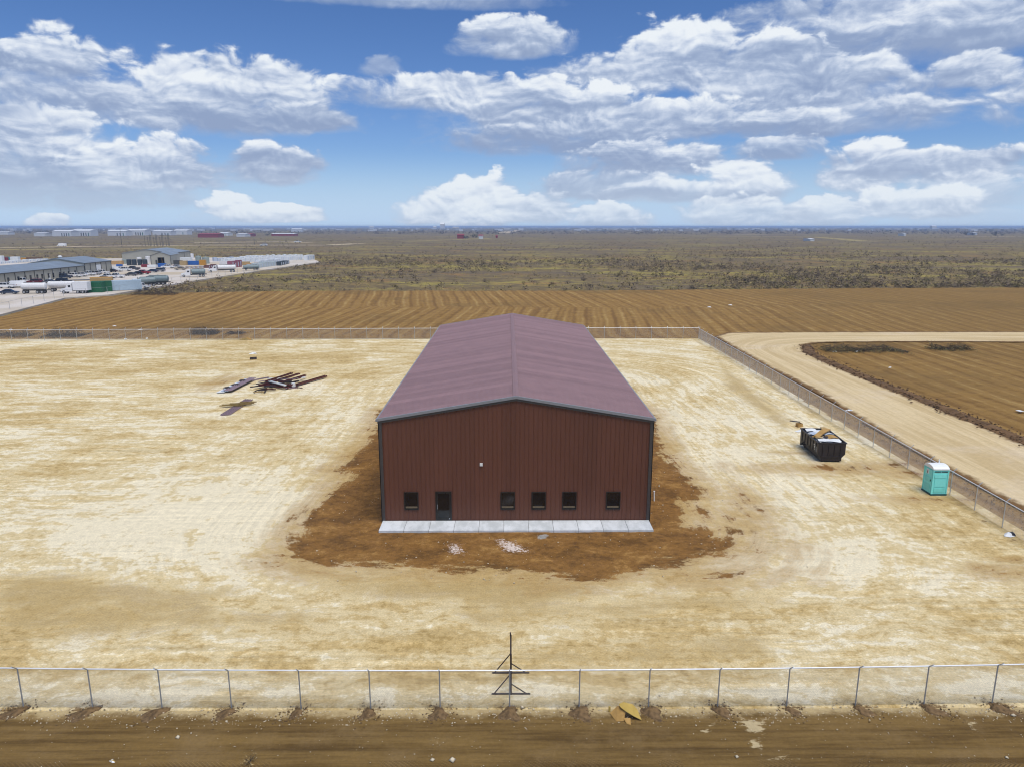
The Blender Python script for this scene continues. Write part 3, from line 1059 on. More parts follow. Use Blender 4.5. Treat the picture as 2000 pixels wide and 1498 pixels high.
bush_px = [(1355, 564, 1.9), (1437, 563, 1.5), (1508, 556, 1.5), (1600, 541, 2.6), (1655, 561, 1.7), (1715, 560, 2.2), (1692, 552, 2.4),
           (1753, 557, 2.2), (1780, 563, 1.7), (1838, 560, 2.1), (1900, 540, 2.8), (1925, 545, 2.4), (1960, 543, 2.6), (1990, 562, 2.2),
           (1475, 545, 2.2), (1560, 530, 2.6), (1385, 560, 1.3), (1140, 548, 1.9), (1080, 555, 1.5), (1205, 540, 2.2), (1255, 530, 2.4),
           (700, 545, 1.8), (770, 560, 1.4), (850, 532, 2.2), (945, 550, 1.7), (480, 565, 1.5), (560, 550, 1.6), (650, 560, 1.3)]
protos = [mesquite((0, 0, 0), 1.0, 100 + i, m=(brush_grey, brush_olive, brush_dark)[i % 3]) for i in range(3)]
first = [True] * 3
for i, (px, py, r_) in enumerate(bush_px):
    k_ = i % 3
    o = protos[k_] if first[k_] else copy_tree(protos[k_])
    first[k_] = False
    x_, y_ = g(px, py)
    o.location = (x_, y_, Z_G)
    o.scale = (r_, r_, r_ * rnd.uniform(.75, 1.0))
    o.rotation_euler.z = rnd.random() * 6
    same = sorted(b_[0] for j_, b_ in enumerate(bush_px) if j_ % 3 == k_)
    tag(o, ('bare grey', 'olive', 'dark leafless')[k_] + ' mesquite bush beyond the field, ' + ORD[same.index(px)] + ' of its colour from the left', 'bush',
        'mesquite bushes in the scrub beyond the cleared field')

# brush heaps left by the clearing
def brush_heap(label, x0, y0, x1, y1, h, seed, n=900, green=False):
    rs = random.Random(seed)
    root = empty('brush_pile', ((x0 + x1) / 2, (y0 + y1) / 2, -0.05))
    mb_, mc = MB(), MB()
    hw, hd = (x1 - x0) / 2, (y1 - y0) / 2
    lumps = [(rs.uniform(-.85, .85), rs.uniform(.55, 1.0)) for _ in range(6)]
    def top(u_):
        return max(l[1] * math.exp(-((u_ - l[0]) / .22) ** 2) for l in lumps)
    for k_ in range(n):
        u_ = rs.uniform(-1, 1)
        hh_ = h * top(u_)
        p = Vector((u_ * hw, rs.gauss(0, .5) * hd, max(0.02, rs.random() ** 1.2 * hh_)))
        d = Vector((rs.gauss(0, 1), rs.gauss(0, 1), rs.gauss(0, .45))).normalized() * rs.uniform(.3, 1.1) * (h * .7)
        q_ = p + d
        q_.z = max(q_.z, .02)
        mb_.tube(p, q_, rs.uniform(.008, .028), 3, .006, cap=False)
    for k_ in range(n):
        u_ = rs.uniform(-1, 1)
        p = Vector((u_ * hw * 1.05, rs.gauss(0, .6) * hd, max(0.01, rs.random() ** 1.6 * h * top(u_) * .8)))
        a_ = Vector((rs.gauss(0, .16), rs.gauss(0, .16), rs.gauss(0, .1)))
        b_ = Vector((rs.gauss(0, .12), rs.gauss(0, .12), rs.gauss(0, .1)))
        mc.poly([p, p + a_, p + b_])
    mb_.build('branches', mat('dead_branches', (.06, .045, .035), .9, var=.4), root)['kind'] = 'stuff'
    mc.build('debris', brush_olive if green else mat('dead_branches', (.06, .045, .035), .9, var=.4), root)['kind'] = 'stuff'
    tag(root, label, 'brush pile', 'heaps of cleared brush')
    return root


def heap_px(label, pxa, pxb, py, d, h, seed, n=900, green=False):
    xa, ya = g(pxa, py)
    xb, yb_ = g(pxb, py)
    return brush_heap(label, xa, ya - d / 2, xb, ya + d / 2, h, seed, n, green)


heap_px('long low heap of grey brush at the corner of the right field', 1612, 1768, 686, 4.5, 1.3, 21, 1600, True)
heap_px('smaller tangled brush heap at the right of the long one beside the far dirt road', 1818, 1895, 683, 3.5, 1.3, 22, 800, True)
heap_px('dark brush heap behind the rear fence at the far left', -30, 66, 655, 5, 1.2, 23)
heap_px('large dark brush heap behind the rear fence, second from the left', 100, 165, 655, 5, 1.6, 24)
heap_px('rounded grey brush heap behind the rear fence above the timber pallets', 378, 425, 651, 4, 1.4, 25)
heap_px('low strip of brush behind the rear fence right of the rounded heap', 445, 478, 651, 3, .7, 26, 300)
heap_px('brush and soil heap at the corner of the gravel lot', 265, 345, 575, 6, 1.8, 27, 900)

# clod berm beside the right road
m_clod = mat('turned_clods', (0.15, 0.082, 0.032), .95, scale=.8, var=.45, bump=.05)
m_stone = mat('pale_limestone', (0.62, 0.54, 0.39), .9, scale=4, var=.15)


def stones(name, pts_, m_, label, seed):
    """small irregular octahedral stones: (x, y, z, r)"""
    rg_ = np.random.default_rng(seed)
    p = np.array(pts_)
    base = np.array([(1, 0, 0), (0, 1, 0), (-1, 0, 0), (0, -1, 0), (0, 0, 1), (0, 0, -.6)], float)
    V = base[None] * (0.6 + 0.7 * rg_.random((len(p), 6, 1)))
    an = rg_.random(len(p)) * 6.28
    ca, sa = np.cos(an)[:, None], np.sin(an)[:, None]
    V = np.stack([V[..., 0] * ca - V[..., 1] * sa, V[..., 0] * sa + V[..., 1] * ca, V[..., 2] * .7], -1)
    V = V * p[:, 3, None, None] + p[:, None, :3]
    F = np.array([(0, 1, 4), (1, 2, 4), (2, 3, 4), (3, 0, 4), (1, 0, 5), (2, 1, 5), (3, 2, 5), (0, 3, 5)])
    FF = (F[None] + (np.arange(len(p)) * 6)[:, None, None]).reshape(-1, 3)
    me_ = bpy.data.meshes.new(name)
    me_.vertices.add(len(p) * 6)
    me_.vertices.foreach_set('co', V.ravel())
    me_.loops.add(FF.size)
    me_.loops.foreach_set('vertex_index', FF.ravel().astype(np.int32))
    me_.polygons.add(len(FF))
    me_.polygons.foreach_set('loop_start', (np.arange(len(FF)) * 3).astype(np.int32))
    me_.update(calc_edges=True)
    me_.materials.append(m_)
    return tag(link(name, me_), label, kind='stuff')


berm_line = P((1566, 676), (1570, 690), (1610, 709), (1700, 747), (1800, 787), (2000, 869)) + [(45.6, 40)]
mb = MB()
acc = 0
sec = []
for i in range(len(berm_line) - 1):
    a, c_ = Vector(berm_line[i]), Vector(berm_line[i + 1])
    L = (c_ - a).length
    for k_ in range(max(1, int(L / .5))):
        p = a.lerp(c_, k_ / max(1, int(L / .5)))
        d = (c_ - a).normalized()
        sec.append((p, Vector((-d.y, d.x))))
rows = []
for i, (p, nrm) in enumerate(sec):
    row = []
    for j in range(9):
        u_ = (j / 8 - .5) * 2
        q_ = p - nrm * 0 + nrm * (u_ * 1.0 + .9)
        hh_ = max(0, 1 - u_ * u_) * (0.28 + .35 * vnoise(np.array([i * .9 + j * .3]), np.array([j * 1.0]), .7, 3)[0])
        row.append((q_.x, q_.y, -.03 + hh_))
    rows.append(row)
vs = [p for r_ in rows for p in r_]
fs = [(i * 9 + j, i * 9 + j + 1, (i + 1) * 9 + j + 1, (i + 1) * 9 + j) for i in range(len(rows) - 1) for j in range(8)]
mb.faces(vs, fs)
tag(mb.build('soil_berm', m_clod), 'low berm of turned soil along the right side of the dirt road', kind='structure')
pp = []
for (p, nrm) in sec:
    for k_ in range(9):
        q_ = p + nrm * rnd.gauss(.9, .6)
        pp.append((q_.x + rnd.uniform(-.3, .3), q_.y, .12 + rnd.random() * .12, rnd.uniform(.05, .2)))
stones('soil_clods', pp, m_clod, 'dark clods of soil on the berm beside the road', 3)
# clods on the verge between right fence and road
pp = []
for k_ in range(1500):
    yq = rnd.uniform(30, 128)
    pp.append((35.9 + .012 * (yq - 45) + rnd.gauss(0, .55), yq, .02, rnd.uniform(.03, .09)))
stones('soil_clods', pp, m_clod, 'small clods on the verge outside the right fence', 9)

# pale stones along the front fence and over the track
pp = []
for k_ in range(1500):
    xq = rnd.uniform(-26, 26)
    pp.append((xq, rnd.gauss(26.15, .35), .02, rnd.uniform(.008, .045) * (1.3 if rnd.random() < .1 else 1)))
for k_ in range(420):
    pp.append((rnd.uniform(-24, 24), rnd.uniform(21, 25.8), .03, rnd.uniform(.01, .035)))
for (px, py, r_) in ((350, 1437, .11), (845, 1484, .12), (884, 1484, .13), (222, 1482, .07), (375, 1430, .05), (1440, 1480, .1), (1970, 1484, .08), (1982, 1402, .12), (1020, 1382, .09), (1003, 1379, .07), (1042, 1386, .06)):
    x_, y_ = g(px, py)
    pp.append((x_, y_, .04, r_))
stones('pebbles', pp, m_stone, 'pale limestone pebbles along the front fence and brown track', 4)
pp = []
for k_ in range(700):
    a_ = rnd.random()
    xq, yq = rnd.uniform(-16, 18), rnd.uniform(37, 60)
    if -8.8 < xq < 9.9 and yq > 44:
        continue
    pp.append((xq, yq, .03, .018 + .06 * rnd.random() ** 3))
stones('pebbles', pp, m_stone, 'pale pebbles in the brown fill round the building', 5)

# dirt thrown up at each front post
m_mound = mat('dug_soil', (0.17, 0.105, 0.045), .95, scale=5.0, var=.5, bump=.04)
for i, (x_, y_, _) in enumerate(POSTS):
    if not 1 < i < 19:
        continue
    mb = MB()
    nr, na = 6, 18
    k_ = x_ / 20
    vs = [(0, 0, .08)]
    rs = random.Random(i)
    for r_ in range(1, nr + 1):
        for a_ in range(na):
            an = a_ / na * 2 * math.pi
            rad = (.65 + .6 * abs(math.sin(i * 2.7))) * r_ / nr * (1 + .25 * math.sin(3 * an + i) + rs.uniform(-.08, .08))
            lx, ly = math.cos(an) * rad * .38, math.sin(an) * rad * .42 - .34 * r_ / nr
            lx += -ly * .7 * k_
            vs.append((lx, ly, .08 * (1 - (r_ / nr) ** 1.3) + rs.uniform(-.02, .02) * (r_ < nr) - .015 * (r_ == nr)))
    fs = [(0, 1 + a_, 1 + (a_ + 1) % na) for a_ in range(na)]
    for r_ in range(nr - 1):
        for a_ in range(na):
            b_ = (a_ + 1) % na
            fs.append((1 + r_ * na + a_, 1 + (r_ + 1) * na + a_, 1 + (r_ + 1) * na + b_, 1 + r_ * na + b_))
    mb.faces(vs, fs)
    o = mb.build('dirt_mound', m_mound, smooth=True)
    o.location = (x_ + .05 * k_, y_ - .12, 0.01)
    tag(o, 'mound of dug soil at the %s front post %s' % (ORD[min(i - 2, 18 - i)], ('from the left', 'from the right')[i - 2 > 18 - i]) if i != 10 else 'mound of dug soil at the front post behind the steel gate panel', 'dirt mound', 'mounds of dug soil at the feet of the front fence posts')
pp = []
for (x_, y_, _) in POSTS:
    for k_ in range(int(40 + 110 * abs(math.sin(x_ * 1.3)))):
        u_, v_ = rnd.gauss(0, .33), rnd.gauss(-.36, .34)
        pp.append((x_ + u_ - v_ * .7 * x_ / 20, y_ + v_, .03, rnd.uniform(.012, .05)))
stones('soil_clods', pp, m_mound, 'brown clods scattered round the feet of the front posts', 6)
pts = []
for (x_, y_, _) in POSTS:
    for k_ in range(5):
        pts.append((x_ - .3 + rnd.gauss(0, .18), y_ + rnd.uniform(.0, .5), .0, rnd.uniform(.06, .16), 4 if k_ < 4 else 0))
for k_ in range(60):
    pts.append((rnd.uniform(-24, 24), 26.5 + rnd.gauss(0, .15), 0, rnd.uniform(.03, .1), 4))
scatter_blobs('dry_weeds', pts, BR, 'dry weeds caught along the foot of the front fence', tri=30, twig=True, seed=8)

# ------------------------------------------------------------------ fences
m_galv = mat('galvanized_steel', (0.50, 0.52, 0.54), .42, metal=.6, var=.1)
m_post = mat('weathered_post', (0.38, 0.41, 0.45), .5, metal=.5, var=.15)
m_rail = mat('bright_rail', (0.78, 0.80, 0.82), .45, metal=.2, var=.06)
m_wire = mat('chain_link_wire', (0.52, 0.53, 0.53), .5, metal=.5, var=.05)


def fence(name, label, posts, out, first_gap=0.075, wire=0.0032, post_r=0.033, pm=None, rail_r=0.03):
    """posts: (x, y, height); out: unit vector the barb arms lean to"""
    root = empty(name, (posts[0][0], posts[0][1], 0))
    ox, oy = posts[0][0], posts[0][1]
    meshes = {}
    for (x_, y_, h_) in posts:
        key = round(h_, 2)
        if key not in meshes:
            a_ = MB().tube((0, 0, -.2), (0, 0, h_ + .02), post_r, 8)
            b_ = MB().tube((0, 0, h_ - .02), (out[0] * .30, out[1] * .30, h_ + .26), post_r * .75, 5)
            meshes[key] = (a_.mesh('post', pm or m_post), b_.mesh('barb_arm', pm or m_post))
        p = link('post', meshes[key][0], root)
        p.location = (x_ - ox, y_ - oy, 0)
        ar = link('barb_arm', meshes[key][1], p)
    rail = MB()
    for a_, b_ in zip(posts[:-1], posts[1:]):
        rail.tube((a_[0] - ox, a_[1] - oy, a_[2]), (b_[0] - ox, b_[1] - oy, b_[2]), rail_r, 6)
    rail.build('top_rail', m_rail, root)
    # diamond mesh of real wires
    V, F = [], []
    for a_, b_ in zip(posts[:-1], posts[1:]):
        p0, p1 = np.array(a_[:2]), np.array(b_[:2])
        L = np.linalg.norm(p1 - p0)
        d = (p1 - p0) / L
        nrm = np.array([-d[1], d[0]])
        h_ = (a_[2] + b_[2]) / 2 - .02
        n_ = int(L / first_gap)
        for s_g in (-1, 1):
            for k_ in range(n_ + int(h_ / first_gap)):
                # wire goes from the ground at offset s up to height, at 45 degrees, clipped to the bay
                s0 = (k_ - int(h_ / first_gap)) * first_gap
                z0, z1 = max(0.03, -s0), min(h_, L - s0)
                if z1 <= z0 + .02:
                    continue
                u0, u1 = s0 + z0, s0 + z1
                if s_g < 0:
                    u0, u1 = L - u0, L - u1
                q0, q1 = p0 + d * u0 + nrm * .035, p0 + d * u1 + nrm * .035
                b0_ = len(V)
                for q_, z_ in ((q0, z0), (q1, z1)):
                    V += [(q_[0] - ox + nrm[0] * wire, q_[1] - oy + nrm[1] * wire, z_),
                          (q_[0] - ox - nrm[0] * wire * .5 + d[0] * wire * .8, q_[1] - oy - nrm[1] * wire * .5 + d[1] * wire * .8, z_),
                          (q_[0] - ox - nrm[0] * wire * .5 - d[0] * wire * .8, q_[1] - oy - nrm[1] * wire * .5 - d[1] * wire * .8, z_)]
                F += [(b0_, b0_ + 1, b0_ + 4, b0_ + 3), (b0_ + 1, b0_ + 2, b0_ + 5, b0_ + 4), (b0_ + 2, b0_, b0_ + 3, b0_ + 5)]
    me_ = bpy.data.meshes.new('chain_link_mesh')
    me_.from_pydata(V, [], F)
    me_.materials.append(m_wire)
    o_ = link('chain_link_mesh', me_, root)
    o_['kind'] = 'stuff'
    tag(root, label, 'fence')
    return root


m_wire_near = mat('chain_link_wire_near', (0.62, 0.62, 0.60), .5, metal=.3, var=.05)
f1 = fence('chain_link_fence', 'long chain link fence with bright top rail across the foreground', POSTS, (0, -1), wire=.0032, post_r=.027)
RC = g(1365, 662)
right_posts = []
yq = 36.0
while yq < RC[1] - 1.5:
    right_posts.append((33.35 + (yq - 45) * 0.0145 * 0.95, yq, 1.85))
    yq += 3.0
right_posts.append((RC[0], RC[1], 1.85))
fence('chain_link_fence', 'chain link fence running away on the right between yard and dirt road', right_posts, (1, 0), pm=m_galv, wire=.0030)
rear_posts = [(RC[0], RC[1], 1.95)]
xq = RC[0] - 2.85
while xq > -112:
    yb_ = 128.3 - 1.9 * max(0, -xq) / 90.0
    rear_posts.append((xq, yb_, 1.95))
    xq -= 2.85
fence('chain_link_fence', 'chain link fence along the rear of the yard behind the red building', rear_posts, (0, 1), pm=m_galv, wire=.004, rail_r=.035, post_r=.04)

# ------------------------------------------------------------------ main building
EAVE, RISE = 7.22, 1.52
BC = (BX0 + BX1) / 2
BW = BX1 - BX0
BL = BY1 - BY0


def paint(name, rgb, rough, var):
    m_, t_, b_ = new_mat(name)
    co_ = t_.n('ShaderNodeTexCoord').outputs['Object']
    gm = t_.n('ShaderNodeNewGeometry')
    oi = t_.n('ShaderNodeObjectInfo')
    n_ = t_.noise(t_.v('ADD', t_.v('MULTIPLY', gm.outputs['Position'], (1, 1, .25)), (0, 0, 0)), 0.9, 6, .65)
    rv = t_.ss(oi.outputs['Random'], 0, 1, 1 - var, 1 + var, 'LINEAR')
    f_ = t_.m('MULTIPLY', rv, t_.ss(n_, .3, .7, .94, 1.05))
    t_.L.new(t_.v('SCALE', rgb, scale=f_), b_.inputs['Base Color'])
    t_.L.new(t_.ss(n_, .3, .7, rough - .06, rough + .08), b_.inputs['Roughness'])
    return m_


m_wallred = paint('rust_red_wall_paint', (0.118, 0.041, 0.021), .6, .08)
m_roofglare = paint('rust_red_roof_sky_glare', (0.345, 0.225, 0.23), .40, .10)  # same paint as the walls, sky glare put into the paler colour
m_trim = mat('burnished_slate_trim', (0.055, 0.05, 0.048), .45, var=.08)
m_trimg = mat('grey_rake_trim', (0.23, 0.24, 0.255), .4, var=.06)
m_frame = mat('dark_bronze_frame', (0.016, 0.015, 0.014), .35, var=.05)
m_glass = mat('dark_window_glass', (0.006, 0.007, 0.008), .06, var=.05, spec=.6)
m_sill = mat('tan_blind', (0.16, 0.12, 0.07), .6)
m_conc, t, b = new_mat('new_concrete')
co = t.n('ShaderNodeTexCoord').outputs['Object']
oi = t.n('ShaderNodeObjectInfo')
n_ = t.noise(t.v('ADD', t.v('MULTIPLY', co, (1, .45, 1)), t.xyz(t.m('MULTIPLY', oi.outputs['Random'], 40), 0, 0)), 1.2, 7, .7)
c = t.mix(t.ss(n_, .38, .62), (0.50, 0.53, 0.54), (0.66, 0.69, 0.71))
c = t.v('SCALE', c, scale=t.ss(oi.outputs['Random'], 0, 1, .93, 1.05, 'LINEAR'))
t.L.new(c, b.inputs['Base Color'])
b.inputs['Roughness'].default_value = .85

bld = empty('metal_building', (BC, BY0, 0))
tag(bld, 'large rust red ribbed metal building with low gable roof in the middle of the yard', 'building')
PW = BW / 20.0


def rib_profile(x0, w, n=3, d=0.026):
    """points (x, depth) across one panel, n ribs"""
    pts_ = []
    s_w = w / n
    for i in range(n):
        b_ = x0 + s_w * i
        pts_ += [(b_, 0), (b_ + s_w * .78, 0), (b_ + s_w * .84, d), (b_ + s_w * .94, d)]
    pts_.append((x0 + w, 0))
    return pts_


def zroof(xl):
    return EAVE + RISE * (1 - abs(xl) / (BW / 2))


opens = []   # local x0, x1, z0, z1
for cx_ in (-6.6, -0.02, 2.1, 4.2, 7.2):
    opens.append((cx_ - BC - .45, cx_ - BC + .45, .93, 2.12, 'window'))
opens.append((-4.4 - BC - .49, -4.4 - BC + .49, 0.0, 2.14, 'door'))

for rear in (0, 1):
    for i in range(20):
        x0 = -BW / 2 + i * PW
        prof = rib_profile(x0, PW)
        cuts = sorted(set([p[0] for p in prof] + [e for o_ in opens if not rear for e in o_[:2] if x0 < e < x0 + PW] + ([0.0] if x0 < 0 < x0 + PW else [])))
        px_ = [p[0] for p in prof]
        pd_ = [p[1] for p in prof]
        mb = MB()
        for a_, c_ in zip(cuts[:-1], cuts[1:]):
            if c_ - a_ < 1e-5:
                continue
            da, dc = np.interp(a_, px_, pd_), np.interp(c_, px_, pd_)
            segs = [(0.02, None)]
            for o_ in opens:
                if not rear and o_[0] - 1e-4 <= a_ and c_ <= o_[1] + 1e-4:
                    segs = ([(0.02, o_[2])] if o_[2] > .05 else []) + [(o_[3], None)]
            for z0, z1 in segs:
                za, zc = (zroof(a_), zroof(c_)) if z1 is None else (z1, z1)
                if rear:
                    mb.poly([(a_, BL + da, z0), (a_, BL + da, za), (c_, BL + dc, zc), (c_, BL + dc, z0)])
                else:
                    mb.poly([(a_, -da, z0), (c_, -dc, z0), (c_, -dc, zc), (a_, -da, za)])
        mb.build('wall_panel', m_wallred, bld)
# side walls: panels share one mesh
NP = 50
PL = BL / NP
mb = MB()
prof = rib_profile(0, PL)
for a_, c_ in zip(prof[:-1], prof[1:]):
    mb.poly([(-a_[1], a_[0], .02), (-a_[1], a_[0], EAVE), (-c_[1], c_[0], EAVE), (-c_[1], c_[0], .02)])
mL = mb.mesh('wall_panel', m_wallred)
mb = MB()
for a_, c_ in zip(prof[:-1], prof[1:]):
    mb.poly([(a_[1], a_[0], .02), (c_[1], c_[0], .02), (c_[1], c_[0], EAVE), (a_[1], a_[0], EAVE)])
mR = mb.mesh('wall_panel', m_wallred)
OV = 0.10
mRoof = []
for sgn in (-1, 1):
    mb = MB()
    xe = sgn * (BW / 2 + OV)
    ze = EAVE + .06 - RISE * OV / (BW / 2)
    zr = EAVE + RISE + .06
    for a_, c_ in zip(prof[:-1], prof[1:]):
        q_ = [(xe, a_[0], ze + a_[1] * 2.9), (xe, c_[0], ze + c_[1] * 2.9), (0, c_[0], zr + c_[1] * 2.9), (0, a_[0], zr + a_[1] * 2.9)]
        mb.poly(q_ if sgn > 0 else q_[::-1])
    mRoof.append(mb.mesh('roof_panel', m_roofglare))
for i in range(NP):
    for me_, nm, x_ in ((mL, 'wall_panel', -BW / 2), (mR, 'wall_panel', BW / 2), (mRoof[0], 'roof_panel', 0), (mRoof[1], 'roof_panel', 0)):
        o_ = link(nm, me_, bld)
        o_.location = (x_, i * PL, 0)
# trim
mb = MB()
rz_c = EAVE + RISE + .155
mb.faces([(-.2, -.05, rz_c - .035), (0, -.05, rz_c), (.2, -.05, rz_c - .035), (-.2, BL + .05, rz_c - .035), (0, BL + .05, rz_c), (.2, BL + .05, rz_c - .035)], ((0, 1, 4, 3), (1, 2, 5, 4)))
mb.build('ridge_cap', paint('roof_glare_darkened_ridge', (0.235, 0.145, 0.15), .6, .02), bld)  # roof colour with shade painted in, offsets the brighter flat cap
for sgn in (-1, 1):
    for yy_, s2 in ((-.10, -1), (BL + .10, 1)):
        mb = MB()
        xe, ze = sgn * (BW / 2 + OV + .03), EAVE + .06 - RISE * OV / (BW / 2)
        zr = EAVE + RISE + .06
        y0, y1 = (yy_ - .05, yy_ + .09) if s2 < 0 else (yy_ - .09, yy_ + .05)
        vs = []
        for (x_, z_) in ((0, zr), (xe, ze)):
            for y_ in (y0, y1):
                vs += [(x_, y_, z_ - .09), (x_, y_, z_ + .09)]
        mb.faces(vs, ((0, 1, 5, 4), (2, 6, 7, 3), (1, 3, 7, 5), (0, 4, 6, 2), (4, 5, 7, 6), (0, 2, 3, 1)))
        mb.build('rake_trim', m_trimg, bld)
        mb = MB()
        vs = []
        y0, y1 = (yy_ + .0, yy_ + .088) if s2 < 0 else (yy_ - .088, yy_ - .0)
        for (x_, z_) in ((0, zr), (xe * .995, ze)):
            for y_ in (y0, y1):
                vs += [(x_, y_, z_ - .25), (x_, y_, z_ - .092)]
        mb.faces(vs, ((0, 1, 5, 4), (2, 6, 7, 3), (1, 3, 7, 5), (0, 4, 6, 2), (4, 5, 7, 6), (0, 2, 3, 1)))
        mb.build('rake_soffit', m_trim, bld)
        mb = MB()
        mb.box((sgn * (BW / 2 - .06), 0 - .045 if s2 < 0 else BL + .045, EAVE / 2 - .05), (.24, .05, EAVE - .1))
        mb.box((sgn * (BW / 2 + .045), .10 if s2 < 0 else BL - .10, EAVE / 2 - .05), (.05, .34, EAVE - .1))
        mb.build('corner_trim', m_trim, bld)
    mb = MB()
    mb.box((sgn * (BW / 2 + OV + .06), BL / 2, EAVE - .02), (.13, BL + .08, .14))
    mb.build('gutter', m_trimg, bld)
    mb = MB()
    mb.box((sgn * (BW / 2 - .2), -.06, .55), (.04, .04, 1.0))
mb = MB()
mb.box((0, -.035, .0), (BW - .3, .03, .05))
mb.build('base_trim', m_trim, bld)
# dark interior floor and liner so the openings have depth
mb = MB()
m_in = mat('dark_interior', (0.03, 0.03, 0.03), .9)
mb.box((0, 1.8, 1.6), (BW - .6, .05, 3.2))
mb.box((0, .95, 3.2), (BW - .6, 1.66, .05))
mb.build('interior_partition', m_in, bld)
mb = MB()
mb.box((0, BL / 2, -.04), (BW - .02, BL - .02, .1))
mb.build('floor_slab', mat('slab_grey', (.3, .3, .3), .9), bld)
for (x0, x1, z0, z1, kd) in opens:
    if kd == 'window':
        w_ = MB()
        for c_, d_ in (((x0 + x1) / 2, z1 + .02), ((x0 + x1) / 2, z0 - .02)):
            w_.box((c_, -.01, d_), (x1 - x0 + .08, .12, .04))
        for c_ in (x0 - .02, x1 + .02):
            w_.box((c_, -.01, (z0 + z1) / 2), (.04, .12, z1 - z0))
        wo = w_.build('window', m_frame, bld)
        fr = MB()
        fr.box(((x0 + x1) / 2, .01, z0 + .022), (x1 - x0 - .004, .05, .044))
        fr.box(((x0 + x1) / 2, .01, z1 - .022), (x1 - x0 - .004, .05, .044))
        for c_ in (x0 + .022, x1 - .022):
            fr.box((c_, .01, (z0 + z1) / 2), (.04, .05, z1 - z0 - .09))
        fr.build('sash', m_frame, wo)
        MB().box(((x0 + x1) / 2, .03, (z0 + z1) / 2), (x1 - x0 - .08, .01, z1 - z0 - .09)).build('pane', m_glass, wo)
        MB().box(((x0 + x1) / 2, .021, z0 + .115), (x1 - x0 - .09, .006, .13)).build('sill', m_sill, wo)
    else:
        d_ = MB()
        d_.box(((x0 + x1) / 2, -.01, z1 + .03), (x1 - x0 + .12, .12, .06))
        for c_ in (x0 - .03, x1 + .03):
            d_.box((c_, -.01, z1 / 2), (.06, .12, z1))
        do = d_.build('door', m_frame, bld)
        lf = MB()
        lf.box(((x0 + x1) / 2, .0, .15), (x1 - x0 - .01, .05, .26))
        lf.box(((x0 + x1) / 2, .0, z1 - .06), (x1 - x0 - .01, .05, .1))
        for c_ in (x0 + .055, x1 - .055):
            lf.box((c_, .0, z1 / 2 + .08), (.10, .05, z1 - .4))
        lf.build('leaf_frame', m_frame, do)
        MB().box(((x0 + x1) / 2, .01, z1 / 2 + .08), (x1 - x0 - .2, .01, z1 - .4)).build('pane', m_glass, do)
        hm = MB()
        hm.tube((x0 + .08, -.07, .95), (x0 + .08, -.07, 1.25), .013, 6)
        hm.box((x0 + .08, -.045, .95), (.02, .05, .02))
        hm.box((x0 + .08, -.045, 1.25), (.02, .05, .02))
        hm.build('handle', m_galv, do)
        MB().tube((x1 - .10, -.035, .24), (x1 - .10, -.06, .24), .035, 8).build('lock', m_galv, do)
lt = MB().box((-1.8 - BC, -.075, 4.13), (.19, .09, .19)).build('wall_box', mat('white_plastic', (.8, .8, .78), .4), bld)
MB().box((-1.8 - BC, -.125, 4.13), (.12, .01, .12)).build('cover', mat('white_cover', (.72, .72, .7), .4), lt)

# sidewalk of separate slabs
sw = empty('sidewalk', (BC, BY0, 0))
tag(sw, 'pale concrete walk of jointed slabs along the front of the red building', 'sidewalk')
NS = 11
xs_ = [-9.15 + 18.3 / NS * i for i in range(NS + 1)]
for i in range(NS):
    x0, x1 = xs_[i] + .012, xs_[i + 1] - .012
    MB().box(((x0 + x1) / 2, -.90, 0.02), (x1 - x0, 1.66, .17)).build('slab', m_conc, sw)
MB().box((0, -.90, -.01), (18.28, 1.6, .14)).build('joint_filler', mat('joint_dark', (.12, .11, .1), .9), sw)

# white pipe stubs
def pipe(px, py, h, r_, label, lean=0.0):
    x_, y_ = g(px, py)
    o_ = empty('pipe_stub', (x_, y_, 0))
    MB().tube((0, 0, -.05), (lean * h, 0, h), r_, 10).build('pipe', mat('white_pvc', (.75, .75, .73), .35), o_)
    MB().tube((lean * h, 0, h), (lean * h, 0, h + .04), r_ * 1.25, 10).build('cap', mat('white_pvc', (.75, .75, .73), .35), o_)
    tag(o_, label, 'pipe')
    return o_


pipe(1278, 978, .72, .055, 'tall white pipe stub in the brown soil right of the red building', -.04)
pipe(842, 1017, .28, .035, 'short white pipe stub on the walk left of the glass door')

# ------------------------------------------------------------------ dumpster
m_blk = mat('black_dumpster_steel', (0.022, 0.017, 0.018), .5, var=.35, scale=2)
m_blk2 = mat('scuffed_black_steel', (0.045, 0.038, 0.036), .5, var=.4, scale=2)
m_cardb = mat('cardboard', (0.42, 0.25, 0.075), .85, var=.2, scale=3)
m_wht = mat('white_sheet', (.78, .80, .80), .5, var=.08)
m_lbl = mat('pale_blue_sheet', (.48, .55, .66), .5, var=.1)
m_wood = mat('raw_timber', (.42, .30, .14), .8, var=.2, scale=5)

dx, dy = g(1624, 903)
dx = (g(1604, 903)[0] + g(1643, 903)[0]) / 2
dm = empty('dumpster', (dx, dy, 0), -0.07)
tag(dm, 'black roll-off dumpster heaped with packaging waste beside the right fence', 'dumpster')
Ld, Wt, Wb, Hd = 4.5, 2.3, 1.75, 1.66
body = MB()
T = .05
